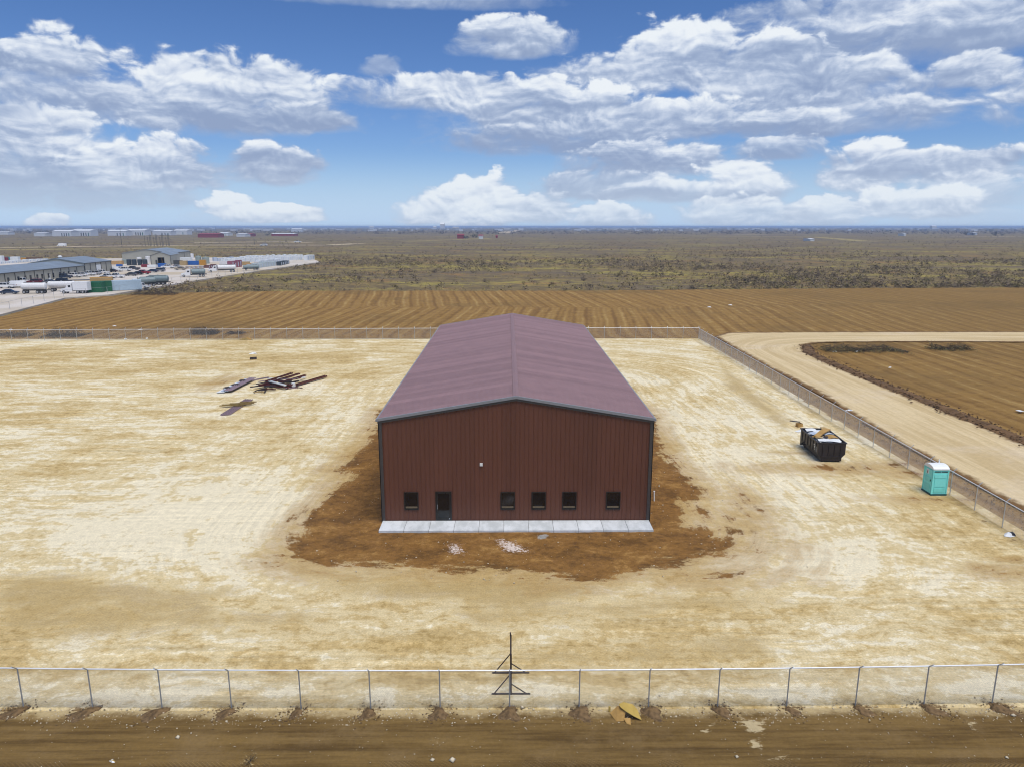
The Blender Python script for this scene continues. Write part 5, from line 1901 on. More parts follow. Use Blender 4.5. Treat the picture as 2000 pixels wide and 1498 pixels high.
def make_vehicle(kind, cn):
    root = empty(kind, (0, 0, 0))
    pm = car_mat(cn)
    if kind == 'pickup_truck':
        L, Wd, r_, axl = 5.9, 2.0, .40, (1.15, 4.75)
        low = [(0, .45), (0, 1.0), (.25, 1.12), (1.5, 1.2), (5.9, 1.18), (5.9, .5)]
        cab = [(1.45, 1.19), (2.1, 1.85), (3.75, 1.88), (4.0, 1.19)]
    elif kind == 'sedan_car':
        L, Wd, r_, axl = 4.8, 1.82, .33, (.95, 3.8)
        low = [(0, .35), (0, .68), (.2, .78), (1.4, .95), (4.2, .98), (4.75, .88), (4.8, .4)]
        cab = [(1.25, .94), (2.05, 1.42), (3.3, 1.42), (4.15, .97)]
    elif kind == 'suv_car':
        L, Wd, r_, axl = 4.9, 1.95, .37, (1.0, 3.9)
        low = [(0, .4), (0, .9), (.2, 1.02), (1.3, 1.12), (4.75, 1.15), (4.9, .95), (4.9, .45)]
        cab = [(1.2, 1.12), (1.8, 1.72), (4.3, 1.74), (4.75, 1.14)]
    else:
        L, Wd, r_, axl = 5.6, 2.0, .38, (1.0, 4.4)
        low = [(0, .4), (0, 1.0), (.9, 1.2), (5.6, 1.25), (5.6, .45)]
        cab = [(.75, 1.2), (1.35, 2.2), (5.45, 2.25), (5.58, 1.24)]
    low = [(p[0] - L / 2, p[1]) for p in low]
    cab = [(p[0] - L / 2, p[1]) for p in cab]
    MB().prism(low, -Wd / 2, Wd / 2, bev=.03).build('body', pm, root)
    # greenhouse: painted roof over dark glass
    gl = MB()
    n_ = len(cab)
    vs = []
    for y_, k_ in ((-Wd / 2 + .06, 0), (Wd / 2 - .06, 0)):
        for (x_, z_) in cab:
            tp = z_ > 1.3 if kind != 'sedan_car' else z_ > 1.2
            vs.append((x_, y_ * (.86 if tp else 1), z_))
    gl.faces(vs, [(i, (i + 1) % n_, n_ + (i + 1) % n_, n_ + i) for i in range(n_)] + [tuple(range(n_ - 1, -1, -1)), tuple(range(n_, 2 * n_))])
    glass = gl.build('windows' if kind != 'cargo_van' else 'cabin', m_cgl if kind != 'cargo_van' else pm, root)
    topz = cab[1][1]
    MB().box(((cab[1][0] + cab[2][0]) / 2, 0, topz + .012), (cab[2][0] - cab[1][0] + .1, (Wd - .12) * .87, .06)).build('roof', pm, root)
    pil = MB()
    for sy in (-1, 1):
        for x_ in (cab[1][0] * .6 + cab[2][0] * .4 + .1,):
            pil.tube((x_, sy * (Wd / 2 - .045), cab[0][1]), (x_, sy * (Wd / 2 - .045) * .88, topz), .05, 4)
        pil.tube((cab[0][0], sy * (Wd / 2 - .07), cab[0][1]), (cab[1][0], sy * (Wd / 2 - .07) * .88, topz), .05, 4)
        pil.tube((cab[3][0], sy * (Wd / 2 - .07), cab[3][1]), (cab[2][0], sy * (Wd / 2 - .07) * .88, topz), .07, 4)
    pil.build('pillars', pm, root)
    if kind == 'pickup_truck':
        MB().box((4.98 - L / 2, 0, 1.19), (1.7, 1.6, .03)).build('bed_cover', m_plas, root)
    if kind == 'cargo_van':
        MB().box((.55 - L / 2 + .5, 0, 1.7), (.5, Wd - .25, .55), M=Matrix.Rotation(.5, 3, 'Y')).build('windscreen', m_cgl, root)
    for x_ in (-L / 2 - .04, L / 2 + .04):
        MB().box((x_, 0, .52), (.12, Wd * .96, .2)).build('bumper', m_plas if cn != 'white' else m_rim, root)
    for sy in (-1, 1):
        MB().box((-L / 2 - .01, sy * Wd * .38, low[1][1] - .08), (.05, .34, .14)).build('headlight', m_head, root)
        MB().box((L / 2 + .01, sy * Wd * .43, low[-2][1] - .12), (.05, .14, .24)).build('tail_light', m_red_l, root)
    ty, ri = wheel_mesh(r_, .24)
    for x_ in axl:
        for sy in (-1, 1):
            w_ = link('wheel', ty, root)
            w_.location = (x_ - L / 2, sy * (Wd / 2 - .06), r_)
            link('rim', ri, w_)
    return root


def put_vehicle(kind, cn, px, py, heading, label):
    """heading in degrees: nose direction, 180 = nose to the left, 0 = nose to the right"""
    key = (kind, cn)
    if key not in VH:
        VH[key] = make_vehicle(kind, cn)
        o_ = VH[key]
    else:
        o_ = copy_tree(VH[key])
    x_, y_ = g(px, py, .2)
    o_.location = (x_, y_, .2)
    o_.rotation_euler.z = R(heading + 180)
    tag(o_, label, {'pickup_truck': 'pickup truck', 'sedan_car': 'car', 'suv_car': 'suv', 'cargo_van': 'van'}[kind], 'vehicles parked on the gravel lot')
    return o_


for v in (('pickup_truck', 'white', 15, 563, 185, 'white pickup at the left picture edge in the row nearest the low bank'),
          ('cargo_van', 'white', 36, 562, 200, 'white van between the edge pickup and the small dark car'),
          ('sedan_car', 'dark grey', 49, 560, 15, 'small dark grey car right behind the white van'),
          ('sedan_car', 'dark blue', 22, 574.5, 20, 'dark blue car alone below the lot at the lower left'),
          ('sedan_car', 'silver', 4, 553, 180, 'silver car cut off by the left picture edge in front of the long shed'),
          ('pickup_truck', 'maroon', 24, 551.5, 180, 'maroon pickup in front of the shed porch beside the silver car'),
          ('pickup_truck', 'white', 47, 553, 180, 'white pickup between two maroon vehicles before the long shed'),
          ('suv_car', 'maroon', 72, 554.5, 182, 'maroon suv before the long shed right of the white pickup'),
          ('sedan_car', 'grey', 98.5, 554, 180, 'grey car between the maroon and the black suv'),
          ('suv_car', 'black', 121.5, 553, 180, 'black suv above the long white tank trailer'),
          ('pickup_truck', 'dark blue', 128, 544, 182, 'dark pickup nosed left before the long shed'),
          ('pickup_truck', 'white', 147, 542, 185, 'white pickup directly right of the dark pickup at the shed'),
          ('suv_car', 'white', 161, 540.5, 190, 'white suv tucked between two white pickups at the shed'),
          ('pickup_truck', 'white', 175, 538.5, 182, 'white pickup in front of the step between low and high shed'),
          ('pickup_truck', 'white', 201.5, 535.5, 182, 'white pickup alone before the high shed'),
          ('sedan_car', 'black', 220, 532, 180, 'small black car beside the white van at the shed corner'),
          ('cargo_van', 'white', 228, 531, 20, 'white van at the right corner of the high shed'),
          ('sedan_car', 'black', 203.7, 546.5, 185, 'black car at the left of the middle row of three'),
          ('pickup_truck', 'white', 213, 544, 190, 'white pickup in the middle of the row of three behind the black car'),
          ('pickup_truck', 'white', 229.5, 543, 195, 'white pickup at the right end of the row of three'),
          ('sedan_car', 'dark grey', 258, 539, 180, 'dark grey car at the left of the row beside the red pickup'),
          ('sedan_car', 'black', 270, 537, 190, 'black car between the dark grey car and the red pickup'),
          ('pickup_truck', 'red', 281, 536, 190, 'bright red pickup in the open middle of the lot'),
          ('sedan_car', 'dark blue', 299, 532.5, 185, 'dark blue car right of the red pickup'),
          ('suv_car', 'grey', 313, 531, 185, 'grey suv at the right end beyond the dark blue car'),
          ('pickup_truck', 'white', 246, 530, 185, 'white pickup beside the dark storage tanks'),
          ('pickup_truck', 'white', 277, 564, 182, 'white pickup in front of the tank truck at the right of the pale blue container')):
    put_vehicle(*v)

# heavy trucks, tanks, containers
m_truckw = mat('truck_white', (.78, .79, .80), .35, var=.05)
m_tank = mat('tank_grey_green', (.20, .26, .27), .4, var=.12)
m_tankw = mat('tank_white', (.74, .74, .74), .35, var=.1)


def semi(root, x0, m_):
    """tractor unit with its nose at x0, pointing -x"""
    MB().prism([(x0, .6), (x0 + .05, 1.45), (x0 + 1.4, 1.7), (x0 + 1.5, 1.75), (x0 + 2.0, 2.75), (x0 + 3.3, 2.9), (x0 + 3.3, .6)], -1.1, 1.1, bev=.02).build('cab', m_, root)
    MB().box((x0 + 1.72, 0, 2.2), (.06, 1.9, .75), M=Matrix.Rotation(.45, 3, 'Y')).build('windscreen', m_cgl, root)
    for s_ in (-1, 1):
        MB().box((x0 + 2.6, s_ * 1.11, 2.2), (.7, .03, .6)).build('side_window', m_cgl, root)
        MB().tube((x0 + 3.45, s_ * .95, .8), (x0 + 3.45, s_ * .95, 3.2), .08, 6).build('exhaust', m_rim, root)
    MB().box((x0 - .08, 0, .65), (.2, 2.2, .35)).build('bumper', m_rim, root)
    MB().box((x0 + 4.6, 0, .9), (3.2, .9, .25)).build('frame', m_plas, root)


def wheels(root, xs_w, r_=.5):
    ty, ri = wheel_mesh(r_, .4)
    for x_ in xs_w:
        for s_ in (-1, 1):
            w_ = link('wheel', ty, root)
            w_.location = (x_, s_ * .98, r_)
            link('rim', ri, w_)


def tank_body(root, x0, x1, r_, zc, m_, name='tank'):
    M_ = Matrix.Rotation(math.pi / 2, 3, 'Y')
    MB().lathe([(r_ * .55, x0), (r_ * .93, x0 + .18), (r_, x0 + .4), (r_, x1 - .4), (r_ * .93, x1 - .18), (r_ * .55, x1)], 14, M_, (0, 0, zc)).build(name, m_, root, smooth=False)
    bd = MB()
    for k_ in range(4):
        x_ = x0 + (x1 - x0) * (k_ + .5) / 4
        bd.lathe([(r_ + .02, x_ - .04), (r_ + .02, x_ + .04)], 14, M_, (0, 0, zc))
    bd.build('band', m_, root)
    MB().box(((x0 + x1) / 2, 0, zc + r_ + .04), ((x1 - x0) * .8, .5, .06)).build('walkway', m_plas, root)
    MB().tube(((x0 + x1) / 2, 0, zc + r_), ((x0 + x1) / 2, 0, zc + r_ + .22), .25, 8).build('hatch', m_rim, root)


def place(root, px, py, heading, label, cat, group=None):
    x_, y_ = g(px, py, .2)
    root.location = (x_, y_, .2)
    root.rotation_euler.z = R(heading)
    tag(root, label, cat, group)


DIR = math.degrees(math.atan2(410.6 - 272.3, -113.4 + 189.5))  # lot edge direction
r = empty('tank_trailer')
tank_body(r, -6.9, 0, 1.05, 2.2, m_tankw)
MB().box((-2.8, 0, 1.0), (7.6, .9, .25)).build('chassis', m_plas, r)
wheels(r, (-5.9, -2.2, -1.0))
place(r, 96, 573, 8, 'long white tank trailer standing left on the near edge of the lot', 'tank trailer')
r = empty('tank_trailer')
tank_body(r, -4.6, 3.0, .95, 2.2, m_tankw)
MB().box((-.8, 0, 1.0), (7.6, .9, .25)).build('chassis', m_plas, r)
wheels(r, (-3.2, 1.0, 2.2))
place(r, 131, 569, 12, 'second white tank trailer right behind the long one', 'tank trailer')


def container(px, py, L, Wc, Hc, heading, m_, label, name='shipping_container', z=0.2, cat='container', ribs=True, doors=True, group=None):
    o_ = empty(name)
    MB().box((0, 0, Hc / 2 + .1), (L, Wc, Hc)).build('box', m_, o_)
    if ribs:
        rb_ = MB()
        n2 = int(L / .6)
        for k2 in range(n2):
            x_ = -L / 2 + (k2 + .5) * L / n2
            for s_ in (-1, 1):
                rb_.box((x_, s_ * (Wc / 2 + .025), Hc / 2 + .1), (.25, .05, Hc - .3))
        rb_.build('side_corrugation', m_, o_)
    if doors:
        for s_ in (-1, 1):
            d_ = MB().box((-L / 2 - .03, s_ * Wc / 4, Hc / 2 + .1), (.06, Wc / 2 - .08, Hc - .2)).build('door', m_, o_)
            MB().tube((-L / 2 - .09, s_ * Wc / 5, .3), (-L / 2 - .09, s_ * Wc / 5, Hc), .03, 5).build('lock_bar', m_rim, d_)
    x_, y_ = g(px, py, z)
    o_.location = (x_, y_, z)
    o_.rotation_euler.z = R(heading)
    tag(o_, label, cat, group)
    return o_


m_lblue = mat('pale_blue_container', (.44, .56, .66), .5, var=.1)
m_green = mat('green_container', (.012, .12, .05), .5, var=.15)
m_cont = mat('white_container', (.74, .77, .78), .5, var=.08)
m_blue = mat('blue_container', (.02, .12, .42), .5, var=.1)
container(246, 567, 9.6, 2.5, 3.0, 33, m_lblue, 'pale blue shipping container at the near edge of the lot', cat='shipping container')
container(186, 571, 6.0, 2.5, 3.0, 6, m_green, 'green container half behind the white trailer, left part')
container(203, 569.5, 5.4, 2.5, 3.1, 30, m_green, 'green container angled away, right of the other green one')
r = empty('box_truck')
semi(r, -5.5, m_truckw)
MB().box((0.2, 0, 2.2), (4.2, 2.4, 2.5)).build('box', m_truckw, r)
wheels(r, (-4.6, -.6, .8))
place(r, 163, 573, 4, 'white box truck parked nose left against the green containers', 'truck')
# vacuum trucks
def tank_truck(px, py, hd, label, m_, cabm=m_truckw, L=5.2):
    r_ = empty('tank_truck')
    semi(r_, -5.2, cabm)
    MB().box((1.0, 0, 1.0), (L + 1.2, 1.0, .3)).build('chassis', m_plas, r_)
    tank_body(r_, -1.5, -1.5 + L, 1.0, 2.15, m_)
    wheels(r_, (-4.3, L - 3.6, L - 2.4))
    place(r_, px, py, hd, label, 'tank truck')
    return r_


tank_truck(284, 560, 30, 'grey green tank truck with white cab behind the white pickup', m_tank)
tank_truck(384, 541, 22, 'tank truck with rounded white cab near the lot edge right of the open space', m_tank)
tank_truck(434, 532, 20, 'white tank truck beyond the first one towards the rows of white boxes', m_tankw, L=7.5)
r = empty('tank_trailer')
tank_body(r, -3.6, 3.2, 1.1, 2.1, m_tank)
MB().box((0, 0, .95), (7.4, .9, .25)).build('chassis', m_plas, r)
wheels(r, (-1.0, .3, 1.6))
place(r, 313, 556.5, 8, 'grey green tank trailer behind the tank truck', 'tank trailer')
r = empty('flatbed_trailer')
MB().box((0, 0, 1.1), (12, 2.4, .2)).build('deck', m_black, r)
wheels(r, (3.5, 4.8))
place(r, 171, 553, 20, 'long dark flatbed trailer beyond the green containers', 'trailer')
r = empty('timber_stack')
for k_ in range(5):
    MB().box((0, 0, .25 + k_ * .42), (7, 2.4, .36)).build('layer', m_wood if k_ % 2 else mat('orange_timber', (.5, .3, .1), .8), r)
place(r, 202, 553, 20, 'stack of yellow timber beyond the green containers', 'timber stack')

# ---- sheds of the depot
m_shed = mat('beige_shed_wall', (.38, .37, .31), .6, var=.05, scale=.3)
m_sroof = mat('grey_shed_roof', (.21, .25, .29), .4, var=.06, scale=.2)
m_strim = mat('dark_shed_trim', (.06, .06, .055), .5)


def shed(name, label, p0, p1, depth, eave, rise, side, windows, bays, roof_m=m_sroof, wall_m=m_shed, z=.2, door=None, trim=True, over=.3):
    """front wall from p0 to p1 on the ground, body goes to the left of that direction (away from the camera)"""
    a, c_ = Vector(p0), Vector(p1)
    L = (c_ - a).length
    root = empty(name, (a.x, a.y, z), math.atan2(c_.y - a.y, c_.x - a.x))
    D = depth * side
    def wallp(nm, pts_):
        m2 = MB()
        m2.poly(pts_)
        return m2.build(nm, wall_m, root)
    wallp('wall', [(0, 0, 0), (L, 0, 0), (L, 0, eave), (0, 0, eave)])
    wallp('wall', [(L, D, 0), (0, D, 0), (0, D, eave), (L, D, eave)])
    wallp('gable_wall', [(0, D, 0), (0, 0, 0), (0, 0, eave), (0, D / 2, eave + rise), (0, D, eave)])
    wallp('gable_wall', [(L, 0, 0), (L, D, 0), (L, D, eave), (L, D / 2, eave + rise), (L, 0, eave)])
    for (ya, yb) in ((-over * side, D / 2), (D + over * side, D / 2)):
        z0 = eave - rise * over / (depth / 2)
        m2 = MB()
        m2.faces([(-over, ya, z0 + .02), (L + over, ya, z0 + .02), (L + over, yb, eave + rise + .02), (-over, yb, eave + rise + .02),
                  (-over, ya, z0 + .2), (L + over, ya, z0 + .2), (L + over, yb, eave + rise + .2), (-over, yb, eave + rise + .2)],
                 ((0, 1, 2, 3), (7, 6, 5, 4), (0, 4, 5, 1), (1, 5, 6, 2), (2, 6, 7, 3), (3, 7, 4, 0)))
        m2.build('roof', roof_m, root)
    if trim:
        for k2 in range(bays + 1):
            MB().box((L * k2 / bays, -.06 * side, eave / 2), (.28, .12, eave)).build('pilaster', m_strim, root)
        MB().box((L / 2, -(over + .03) * side, eave - .12), (L + .6, .12, .25)).build('eave_trim', m_strim, root)
    for f_ in windows:
        w_ = MB().box((L * f_, -.05 * side, 1.55), (1.0, .1, 1.7)).build('window', m_strim, root)
        MB().box((L * f_, -.11 * side, 1.55), (.8, .03, 1.5)).build('pane', m_cgl, w_)
    for f_ in (door or ()):
        d_ = MB().box((L * f_[0], -.05 * side, f_[2] / 2), (f_[1], .1, f_[2])).build('door', f_[3], root)
        MB().box((L * f_[0] + f_[1] * .35, -.12 * side, f_[2] * .45), (.12, .05, .12)).build('handle', m_strim, d_)
    tag(root, label, 'shed')
    return root


pA, pB = Vector(g(12.8, 533.8, 4.0 + .2)), Vector(g(166.7, 519.1, 4.0 + .2))
dAB = (pB - pA).normalized()
side = 1
m_open = mat('shed_dark_opening', (.03, .028, .025), .9)
pA2 = pA - dAB * 22
long_shed = shed('storage_shed', 'long low beige shed with grey roof behind the parked pickups', pA2, pB, 19, 4.0, 1.7, side,
     [(22 + f * ((pB - pA).length)) / ((pB - pA2).length) for f in (.03, .14, .22, .28, .36, .42, .50, .56, .65, .70, .77, .86)], 13,
     door=[(.66, 1.1, 2.1, m_wht)])
pC = Vector(g(218.4, 509.9, 4.9 + .2))
shed('storage_shed', 'taller beige shed with grey roof joined to the right end of the long shed', pB + dAB * .5, pC, 22, 4.9, 1.9, side, [], 5,
     door=[(.5, 3.6, 3.8, m_wht)])
# porch wing at the left end
vnt = empty('roof_vent')
MB().tube((0, 0, 0), (0, 0, 1.6), .55, 10).build('stack', m_rim, vnt)
MB().lathe([(.5, 1.6), (.9, 1.9), (.5, 2.3)], 10).build('cowl', m_wht, vnt)
vnt.location = (*g(121.5, 510.5, 5.4), 5.4)
tag(vnt, 'round metal roof vent on the ridge of the long shed where the taller shed begins', 'roof vent')
# gabled workshop facing us
pD, pE = Vector(g(298, 518.5, .2)), Vector(g(336, 518, .2))
W_ = (pE - pD).length
root = empty('workshop', (pD.x, pD.y, .2), math.atan2(pE.y - pD.y, pE.x - pD.x))
ev = 5.0
MB().faces
m2 = MB()
dx0, dx1, dz = W_ * .36, W_ * .66, 3.9
m2.poly([(0, 0, 0), (dx0, 0, 0), (dx0, 0, dz), (dx0, 0, ev + 1.1), (0, 0, ev)])
m2.poly([(dx1, 0, 0), (W_, 0, 0), (W_, 0, ev), (dx1, 0, ev + 1.05), (dx1, 0, dz)])
m2.poly([(dx0, 0, dz), (dx1, 0, dz), (dx1, 0, ev + 1.05), (W_ / 2, 0, ev + 1.6), (dx0, 0, ev + 1.1)])
m2.build('gable_wall', m_shed, root)
DP = 30
for x_ in (0, W_):
    m2 = MB(); m2.poly([(x_, 0, 0), (x_, 0, ev), (x_, DP, ev), (x_, DP, 0)]); m2.build('wall', m_shed, root)
m2 = MB(); m2.poly([(0, DP, 0), (0, DP, ev), (W_ / 2, DP, ev + 1.6), (W_, DP, ev), (W_, DP, 0)]); m2.build('gable_wall', m_shed, root)
for s_ in (0, 1):
    xa, xb = (-.3, W_ / 2) if not s_ else (W_ + .3, W_ / 2)
    m2 = MB(); m2.poly([(xa, -.3, ev - .05), (xb, -.3, ev + 1.65), (xb, DP + .3, ev + 1.65), (xa, DP + .3, ev - .05)]); m2.build('roof', m_sroof, root)
MB().box((dx0 - .1, -.04, dz / 2), (.15, .1, dz)).build('door_jamb', m_strim, root)
MB().box((dx1 + .1, -.04, dz / 2), (.15, .1, dz)).build('door_jamb', m_strim, root)
MB().box(((dx0 + dx1) / 2, 3.0, dz / 2), (.5, .4, dz)).build('inner_post', m_wood, root)
MB().box((W_ * .27, -.05, 1.3), (.9, .1, 2.6)).build('side_door', m_strim, root)
MB().box((0, -.03, ev / 2), (.2, .1, ev)).build('corner_trim', m_strim, root)
MB().box((W_, -.03, ev / 2), (.2, .1, ev)).build('corner_trim', m_strim, root)
tag(root, 'gabled beige workshop with open dark doorway near the dark tanks', 'workshop')
p5, p6 = Vector(g(338, 513.5, .2)), Vector(g(374, 508.5, .2))
shed('storage_shed', 'beige shed with bluish roof right behind the gabled workshop', p5, p6, 26, 5.2, 2.0, 1, [], 3)


def vtank(px, py, wpx, hpx, m_, label, group, cone=False, name='storage_tank'):
    x_, y_ = g(px, py, .2)
    dep = y_ * .977 + 4
    r_ = wpx / 2 / 1400 * dep
    h_ = hpx / 1400 * dep
    o_ = empty(name, (x_, y_, .2))
    MB().lathe([(r_, 0), (r_, h_ * .93)], 14).build('shell', m_, o_)
    MB().lathe([(r_ * 1.02, h_ * .93), (r_ * .9, h_ * .97), (r_ * .3, h_ * 1.0)], 14).build('dome', m_, o_)
    MB().tube((0, 0, h_ * .98), (0, 0, h_ * 1.05), r_ * .2, 8).build('hatch', m_rim, o_)
    tag(o_, label, 'tank', group)
    return o_


m_dtank = mat('dark_tank', (.035, .05, .06), .5, var=.2)
m_gtank = mat('grey_green_tank', (.30, .35, .32), .5, var=.1)
for i, px in enumerate((255, 265, 276, 286)):
    vtank(px, 518.5, 8.6, 11.5, m_dtank, ('leftmost', 'second', 'third', 'rightmost')[i] + ' of four dark upright tanks left of the gabled workshop', 'dark upright tanks beside the workshop')
for i, (px, py, w_, h_) in enumerate(((275, 514, 9, 11), (284, 513, 9, 12), (292, 514, 9, 13), (376, 505, 8, 9))):
    vtank(px, py, w_, h_, m_tankw, ('white upright tank behind the third dark tank', 'white upright tank behind the rightmost dark tank', 'tall white tank against the left wall of the gabled workshop',
                                   'white tank standing high beside the low white building')[i], 'white upright tanks')
for i, (px, py, w_, h_) in enumerate(((390, 515.5, 11, 15), (404, 515.5, 13, 13), (246, 516, 9, 9))):
    vtank(px, py, w_, h_, m_gtank, ('taller grey green tank right of the blue container', 'lower grey green tank beside the taller one', 'pale grey green tank left of the four dark tanks')[i], 'grey green tanks')
container(366, 514.5, 5.6, 3, 3.0, 5, m_cont, 'low white cabin behind the blue container', name='site_cabin', cat='cabin')
container(380, 518, 5.6, 2.4, 2.0, 2, m_blue, 'bright blue container in front of the low white cabin')
container(319, 522, 3.4, 2.4, 1.7, 10, m_blue, 'blue skip in front of the gabled workshop', name='blue_skip', doors=False, cat='skip')
container(236, 521, 2.6, 1.6, 1.0, 10, m_blue, 'blue crate stack beside the white van', name='blue_crate', doors=False, cat='crate')
container(340, 522, 4.6, .9, .5, 5, m_lbl, 'row of pale blue drums laid before the workshop', name='drum_row', doors=False, ribs=False, cat='drums')
container(230, 517, 6.5, 2.4, 1.8, 10, mat('orange_stack', (.5, .3, .12), .8), 'orange tan stack of material behind the white van', name='material_stack', doors=False, ribs=False, cat='stack')
# yard behind the long shed
for (px, py, L_, H_, m_, lb, nm) in ((2, 513, 5, 3.6, m_cont, 'white tank box at the left picture edge behind the long shed', 'storage_box'),
                                  (11, 512.5, 4.5, 2.6, mat('red_container', (.22, .02, .03), .5), 'maroon container behind the long shed', 'shipping_container'),
                                  (25, 508, 16, 1.6, mat('teal_container', (.04, .26, .30), .5), 'long teal container behind the maroon one', 'shipping_container'),
                                  (34.5, 512, 4.2, 2.8, m_cont, 'white box right of the maroon container', 'storage_box'),
                                  (51, 510, 6.5, 1.8, mat('orange_machine', (.50, .24, .02), .5), 'orange container behind the shed right of the white box', 'shipping_container'),
                                  (72, 510, 8, 2.0, mat('brown_pipe_rack', (.16, .09, .04), .7), 'brown rack of pipes behind the shed', 'pipe_rack')):
    container(px, py, L_, 2.4, H_, 6, m_, lb, name=nm, cat=nm.replace('_', ' '), doors=False)
# rows of white boxes: every one its own thing
prot = None
cnt = 0
def white_row(pa_, pb_, n, H_, m_, label, group, L_=None, name='storage_box'):
    global cnt
    a_, c_ = Vector(g(*pa_, .2)), Vector(g(*pb_, .2))
    d_ = (c_ - a_)
    sp = d_.length / n
    ang = math.atan2(d_.y, d_.x)
    pr = None
    for i_ in range(n):
        if pr is None:
            pr = empty(name)
            L2 = sp * .9
            MB().box((0, 0, H_ / 2), (L2, 2.3, H_)).build('box', m_, pr)
            MB().box((0, 0, H_ + .06), (L2 * .9, 2.0, .12)).build('lid', m_, pr)
            MB().box((0, -1.17, H_ / 2), (L2 * .3, .06, H_ * .7)).build('door', m_lbl, pr)
            o_ = pr
        else:
            o_ = copy_tree(pr)
        p_ = a_ + d_ * ((i_ + .5) / n)
        o_.location = (p_.x, p_.y, .2)
        o_.rotation_euler.z = ang
        o_.scale = (1, 1, rnd.uniform(.85, 1.12))
        lb_ = label.split(' ', 1)
        right = i_ >= n / 2
        tag(o_, ORD[min(n - 1 - i_ if right else i_, 19)] + ' from the ' + ('right' if right else 'left') + ': ' + label, 'storage box', group)


white_row((432, 514.5), (590, 508.5), 34, 2.5, m_cont, 'white box in the long back row', 'white boxes in the back row')
white_row((470, 509), (592, 506), 22, 2.6, m_cont, 'white box in the farthest row on the lot', 'white boxes in the farthest row')
white_row((502, 521), (548, 514.5), 12, 2.6, m_cont, 'white storage box in the short front row on the lot', 'white boxes in the front row')
white_row((486, 526), (536, 519.5), 10, 2.2, mat('pale_green_box', (.50, .56, .56), .5), 'pale grey green box in the nearest row by the lot edge', 'pale green boxes by the lot edge')
white_row((418, 511), (470, 509), 8, 1.9, m_lbl, 'pale blue low box behind the tank trucks', 'low pale blue boxes')
white_row((450, 524), (470, 521.5), 4, 2.9, mat('maroon_white_tank', (.30, .10, .13), .5), 'maroon upright box beside the white tank truck', 'maroon boxes')
white_row((404, 524), (420, 522), 4, 1.2, mat('rust_crates', (.16, .07, .06), .7), 'low rust coloured crate left of the white tank truck', 'rust coloured crates', name='crate')
white_row((366, 525), (398, 523.5), 4, .8, mat('pale_orange_crates', (.42, .35, .3), .7), 'low pale crate on the open lot above the first tank truck', 'low pale crates', name='crate')
white_row((545, 519.5), (562, 515.5), 5, 1.8, m_dtank, 'dark low box at the right end of the front row', 'dark low boxes')
white_row((597, 509.5), (612, 507.5), 3, 2.8, m_cont, 'white box at the pointed right end of the lot', 'white boxes at the right tip')
white_row((0, 516), (95, 509.5), 14, 1.2, m_cont, 'low white box in the row just behind the long shed roof', 'low white boxes behind the long shed')

r = empty('tank_trailer')
tank_body(r, -3.2, 3.6, .8, 1.6, m_tank)
MB().box((0, 0, .8), (7.4, .9, .2)).build('chassis', m_plas, r)
wheels(r, (-2.0, 1.6, 2.8), .45)
place(r, 491, 528.5, 20, 'low blue grey tank trailer between the white tank truck and pale green boxes', 'tank trailer')
for i, (px, py, kind, cn, lb) in enumerate(((330, 524.5, 'pickup_truck', 'white', 'white pickup before the open workshop doorway'), (345, 523.5, 'sedan_car', 'silver', 'silver car right of the pickup at the workshop'),
        (424, 527.5, 'pickup_truck', 'maroon', 'maroon pickup at the left of the white tank truck'), (262, 528, 'pickup_truck', 'dark grey', 'dark grey pickup under the dark storage tanks'),
        (354, 527.5, 'sedan_car', 'tan', 'tan car in the open space left of the low pale crates'), (188, 537, 'suv_car', 'silver', 'silver suv before the taller shed'))):
    put_vehicle(kind, cn, px, py, 185, lb)
for k_, (px, py, L_, H_, m_, lb) in enumerate(((440, 521, 4, 2.6, m_tankw, 'white box tank left of the maroon upright boxes'), (462, 517.5, 5, 2.4, m_tankw, 'white box above the maroon upright boxes'),
        (479, 518, 5, 1.6, m_wood, 'tan timber stack right of the maroon upright boxes'), (492, 521.5, 6, 1.7, mat('orange_stack', (.5, .3, .12), .8), 'orange tan stack beside the front row of white boxes'),
        (300, 523, 4, 1.2, m_wht, 'low white stack left of the blue skip'), (286, 522, 3, 1.2, mat('red_container', (.22, .02, .03), .5), 'small dark red bin under the dark tanks'),
        (350, 517.5, 4, 2.2, m_strim, 'dark plant beside the workshop wall'), (361, 518.5, 3.4, 2.2, m_wood, 'brown timber box left of the bright blue container'),
        (398, 518.5, 3, 2.6, mat('orange_machine', (.50, .24, .02), .5), 'orange box right of the bright blue container'))):
    container(px, py, L_, 2.4, H_, 8, m_, lb, name='storage_box', cat='storage box', doors=False, ribs=False)
# lot fence posts along the low bank
pl = []
a_, c_ = Vector(g(0, 612)), Vector(g(620, 513))
lp = [Vector(g(0, 612)), Vector(g(130, 581)), Vector(g(215, 575)), Vector(g(390, 547)), Vector(g(520, 527))]
posts_l = []
for i in range(len(lp) - 1):
    n_ = max(1, int((lp[i + 1] - lp[i]).length / 6))
    for k_ in range(n_):
        p_ = lp[i].lerp(lp[i + 1], k_ / n_)
        posts_l.append((p_.x - .8, p_.y + .8))
lf_ = empty('lot_fence', (posts_l[0][0], posts_l[0][1], .2))
pmesh = MB().tube((0, 0, 0), (0, 0, 1.9), .05, 5).mesh('post', m_galv)
for p_ in posts_l:
    o_ = link('post', pmesh, lf_)
    o_.location = (p_[0] - posts_l[0][0], p_[1] - posts_l[0][1], 0)
rl = MB()
for p0_, p1_ in zip(posts_l[:-1], posts_l[1:]):
    rl.tube((p0_[0] - posts_l[0][0], p0_[1] - posts_l[0][1], 1.88), (p1_[0] - posts_l[0][0], p1_[1] - posts_l[0][1], 1.88), .03, 4)
rl.build('top_rail', m_galv, lf_)
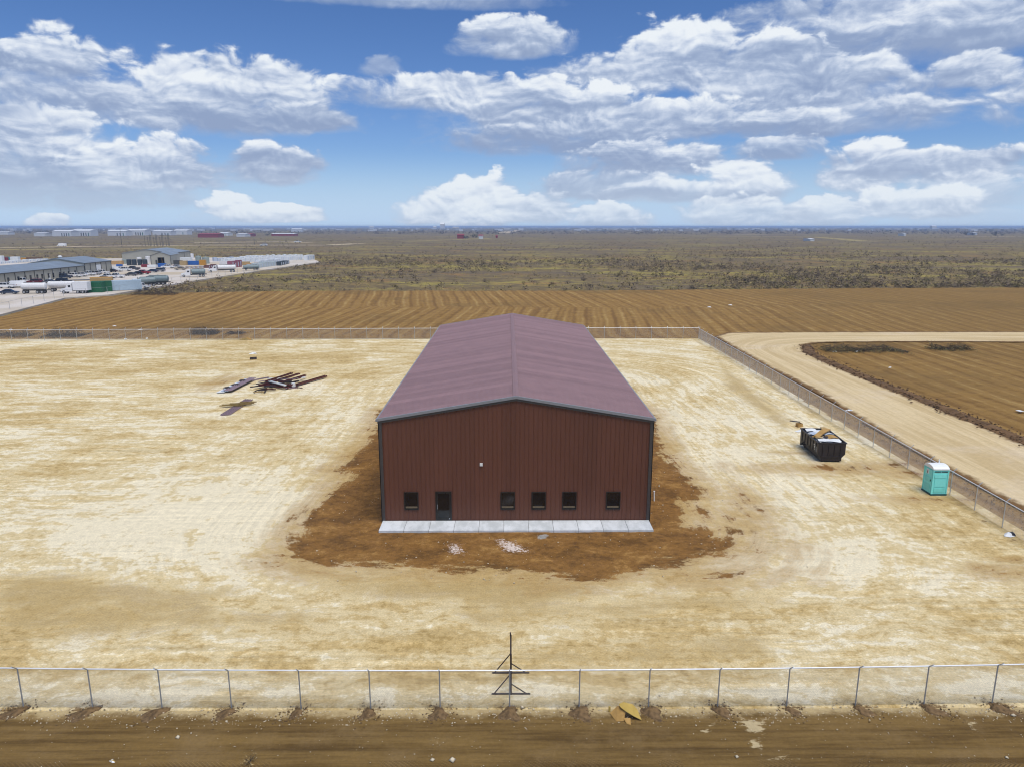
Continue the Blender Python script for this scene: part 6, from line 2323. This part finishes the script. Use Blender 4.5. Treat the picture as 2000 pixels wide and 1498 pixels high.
tag(lf_, 'thin wire fence along the edge of the gravel lot', 'fence')

# ------------------------------------------------------------------ far things
m_fwh = mat('far_white_wall', (.66, .68, .70), .6, var=.05)
m_fdoor = mat('far_dark_door', (.03, .035, .04), .6)
m_fgreen = mat('far_green_door', (.03, .15, .10), .6)
m_barn = mat('barn_red', (.28, .03, .035), .6)


def far_shed(px0, px1, py, hm, m_, label, doors=0, roof=m_fwh, name='warehouse', cat='warehouse', depth=30):
    a_, c_ = Vector(g(px0, py)), Vector(g(px1, py))
    root_ = empty(name, (a_.x, a_.y, Z_G))
    L = (c_ - a_).length
    D = depth
    MB().box((L / 2, D / 2, hm / 2), (L, D, hm)).build('wall', m_, root_)
    m2 = MB()
    m2.prism([(0, 0), (0, 0), (0, 0)], 0, 0) if False else None
    rz_ = hm * .28
    vs_ = [(-.5, -.5, hm), (L + .5, -.5, hm), (L + .5, D + .5, hm), (-.5, D + .5, hm), (-.5, D / 2, hm + rz_), (L + .5, D / 2, hm + rz_)]
    m2.faces(vs_, ((0, 1, 5, 4), (2, 3, 4, 5), (1, 2, 5), (3, 0, 4), (3, 2, 1, 0)))
    m2.build('roof', roof, root_)
    for k2 in range(doors):
        x_ = L * (.45 + .5 * (k2 + .5) / doors)
        MB().box((x_, -.1, hm * .32), (L * .045, .2, hm * .6)).build('door', m_fdoor if k2 < doors - 1 else m_fgreen, root_)
    tag(root_, label, cat)
    return root_


far_shed(106, 142, 462, 10, m_fwh, 'white warehouse with dark bay doors at the far left, left one of the nearest pair', 4)
far_shed(143, 180, 461.5, 11, m_fwh, 'white warehouse with dark bay doors, right one of the leftmost pair', 4)
far_shed(213, 248, 461, 10, m_fwh, 'white warehouse at the left of the second far pair', 3)
far_shed(250, 285, 460.5, 11, m_fwh, 'white warehouse at the right of the second far pair', 4)
far_shed(300, 335, 460, 9, m_fwh, 'white warehouse right of the second pair, third group left one', 3)
far_shed(341, 367, 459, 10, m_fwh, 'smaller white warehouse at the right of the third group', 1)
far_shed(388, 427, 464.5, 6, m_barn, 'long low red shed on the plain right of the white warehouses', 0, roof=m_barn, name='red_shed', cat='shed')
far_shed(531, 575, 461.5, 4.5, m_barn, 'very long thin red shed farther right on the plain', 0, roof=m_fwh, name='red_shed', cat='shed')
far_shed(463, 480, 463, 5, m_fwh, 'small pale shed between the two red sheds', 0, name='pale_shed', cat='shed')
far_shed(483, 491, 462.5, 5, m_barn, 'tiny red shed next to the small pale shed', 0, roof=m_barn, name='red_shed', cat='shed')
far_shed(430, 446, 461, 6, m_fwh, 'small white building just right of the long red shed', 1, name='pale_shed', cat='shed')
far_shed(893, 906, 466.5, 6, m_barn, 'red farm barn among dark trees in the middle of the plain, larger left one', 0, roof=m_barn, name='barn', cat='barn', depth=14)
far_shed(935, 943, 467.5, 5.5, m_fwh, 'small barn with red roof right of the dark trees on the plain', 0, roof=m_barn, name='barn', cat='barn', depth=14)
far_shed(968, 972, 465.5, 4, m_barn, 'tiny red shed standing alone right of the barns', 0, roof=m_barn, name='barn', cat='barn', depth=8)
far_shed(860, 868, 449.2, 34, m_fwh, 'tall white block near the horizon left of centre', 0, name='white_block', cat='building', depth=40)
far_shed(846, 852, 449.2, 16, m_fwh, 'low white block left of the tall one near the horizon', 0, name='white_block', cat='building', depth=40)
far_shed(884, 896, 450.2, 14, mat('far_tan_wall', (.4, .35, .28), .7), 'tan building right of the tall white block near the horizon', 0, name='tan_block', cat='building', depth=40)
for i, (px0, px1, py, hm, lb) in enumerate(((1823, 1832, 449.5, 20, 'white building close to the horizon on the right'), (1768, 1772, 461.5, 5, 'small white shed in the scrub at the right'), (1584, 1592, 471.5, 3, 'tiny pair of white tanks in the right scrub'),
                                          (722, 730, 448.5, 18, 'white building close to the horizon left of the centre'), (1905, 1912, 460, 5, 'white house by the dark trees at the far right'),
                                          (0, 20, 459, 6, 'low pale building at the left edge near the horizon'), (55, 62, 452, 8, 'small pale building near the horizon at the left'), (70, 92, 462, 6, 'pale low shed left of the far white warehouses'), (570, 590, 453.5, 10, 'pale low building near the horizon above the red shed'))):
    far_shed(px0, px1, py, hm, m_fwh, lb, 0, name='far_building', cat='building', depth=25)

# far town: low blocks and tree masses spread over the last kilometres
pts = []
mbt = MB()
rs = random.Random(17)
m_town = [m_fwh, mat('far_town_grey', (.30, .31, .32), .8), mat('far_town_tan', (.34, .29, .22), .8)]
for k_ in range(900):
    yq = 1 / (rs.random() * (1 / 3000 - 1 / 14000) + 1 / 14000)
    xq = (rs.random() - .5) * 1.6 * yq
    s_ = rs.uniform(8, 45)
    mbt.mat(rs.choice(m_town))
    mbt.box((xq, yq, rs.uniform(2, 5)), (s_, s_ * .6, rs.uniform(5, 10)))
o_ = mbt.build('far_town')
tag(o_, 'scattered low buildings of the distant town along the horizon', kind='stuff')
NX = 6000
yy = 1 / (rg.random(NX) * (1 / 1900 - 1 / 15000) + 1 / 15000)
xx = (rg.random(NX) - .5) * 1.6 * yy
scatter_blobs('far_trees', np.stack([xx, yy, np.full(NX, Z_G), 2.0 + 5 * rg.random(NX), np.full(NX, 2.0)], -1), BR, 'dark tree masses on the distant plain', tri=8, seed=12)
# trees by the barns and at far right
for i, (px, py, r_, lb) in enumerate(((909, 466.5, 5.5, 'dark round tree touching the red barn'), (913, 466, 5, 'small dark tree right of the red barn'), (924, 464.5, 7, 'large dark tree between the barns'), (929, 465, 7, 'large dark tree next to the small barn'),
                                      (1890, 460, 10, 'dark tree at the left of the clump at the far right'), (1903, 460, 8, 'dark tree in the clump at the far right'), (1948, 461, 12, 'tall dark tree right of the far clump'), (1960, 461, 7, 'dark low tree next to the tall far tree'),
                                      (523, 461.5, 6, 'dark tree at the left end of the long thin red shed'))):
    o_ = mesquite((0, 0, 0), 1.0, 300 + i, name='far_tree', m=mat('dark_evergreen', (.02, .03, .015), .9), tri=200)
    o_.location = (*g(px, py), Z_G)
    o_.scale = (r_, r_, r_)
    tag(o_, lb, 'tree')


# substation poles
for i in range(13):
    px = 286 + i * 3.9 + (2 if i % 3 else 0)
    x_, y_ = g(px, 481 - (i % 2))
    o_ = empty('power_pole', (x_, y_, Z_G))
    h_ = (11.5, 9, 12.5)[i % 3]
    MB().tube((0, 0, 0), (0, 0, h_), .22, 5, .14).build('mast', m_strim, o_)
    MB().box((0, 0, h_ * .9), (3.4, .2, .2)).build('crossarm', m_strim, o_)
    tag(o_, ORD[i] + ' dark pole from the left in the small substation by the far road', 'power pole', 'poles of the small substation')
for i, (px, py, h_, lb) in enumerate(((240, 478, 17, 'tall thin mast on the plain above the depot sheds'), (424, 461, 20, 'tall thin mast near the long red shed'), (498, 478, 9, 'short light pole beside the far road'))):
    x_, y_ = g(px, py)
    o_ = MB().tube((0, 0, 0), (0, 0, h_), .28, 5, .12).build('mast', m_strim)
    o_.location = (x_, y_, Z_G)
    tag(o_, lb, 'mast')
for i, (kind, cn, px, py, lb) in enumerate((('suv_car', 'white', 516, 480.5, 'white car alone on the far dirt road'), ('cargo_van', 'white', 124, 481.5, 'white van parked by the far dirt road at the left'), ('pickup_truck', 'white', 582, 474, 'white vehicle in the scrub right of the far road pad'))):
    o_ = put_vehicle(kind, cn, px, py, 180, lb)
    o_.location.z = Z_G + .05
    o_.scale = (1.5, 1.5, 1.5)
    o_['group'] = 'vehicles on the far plain'

# ------------------------------------------------------------------ air
hz = MB().box((0, 0, 11.3), (42000, 42000, 25.5)).build('haze')
mh = bpy.data.materials.new('thin_blue_air')
mh.use_nodes = True
nt = mh.node_tree
nt.nodes.clear()
out = nt.nodes.new('ShaderNodeOutputMaterial')
pv = nt.nodes.new('ShaderNodeVolumePrincipled')
pv.inputs['Color'].default_value = (0.42, 0.60, 0.95, 1)
pv.inputs['Density'].default_value = 0.00016
pv.inputs['Anisotropy'].default_value = 0.0
nt.links.new(pv.outputs[0], out.inputs['Volume'])
hz.data.materials.append(mh)
tag(hz, 'thin blue air over the plain', kind='stuff')
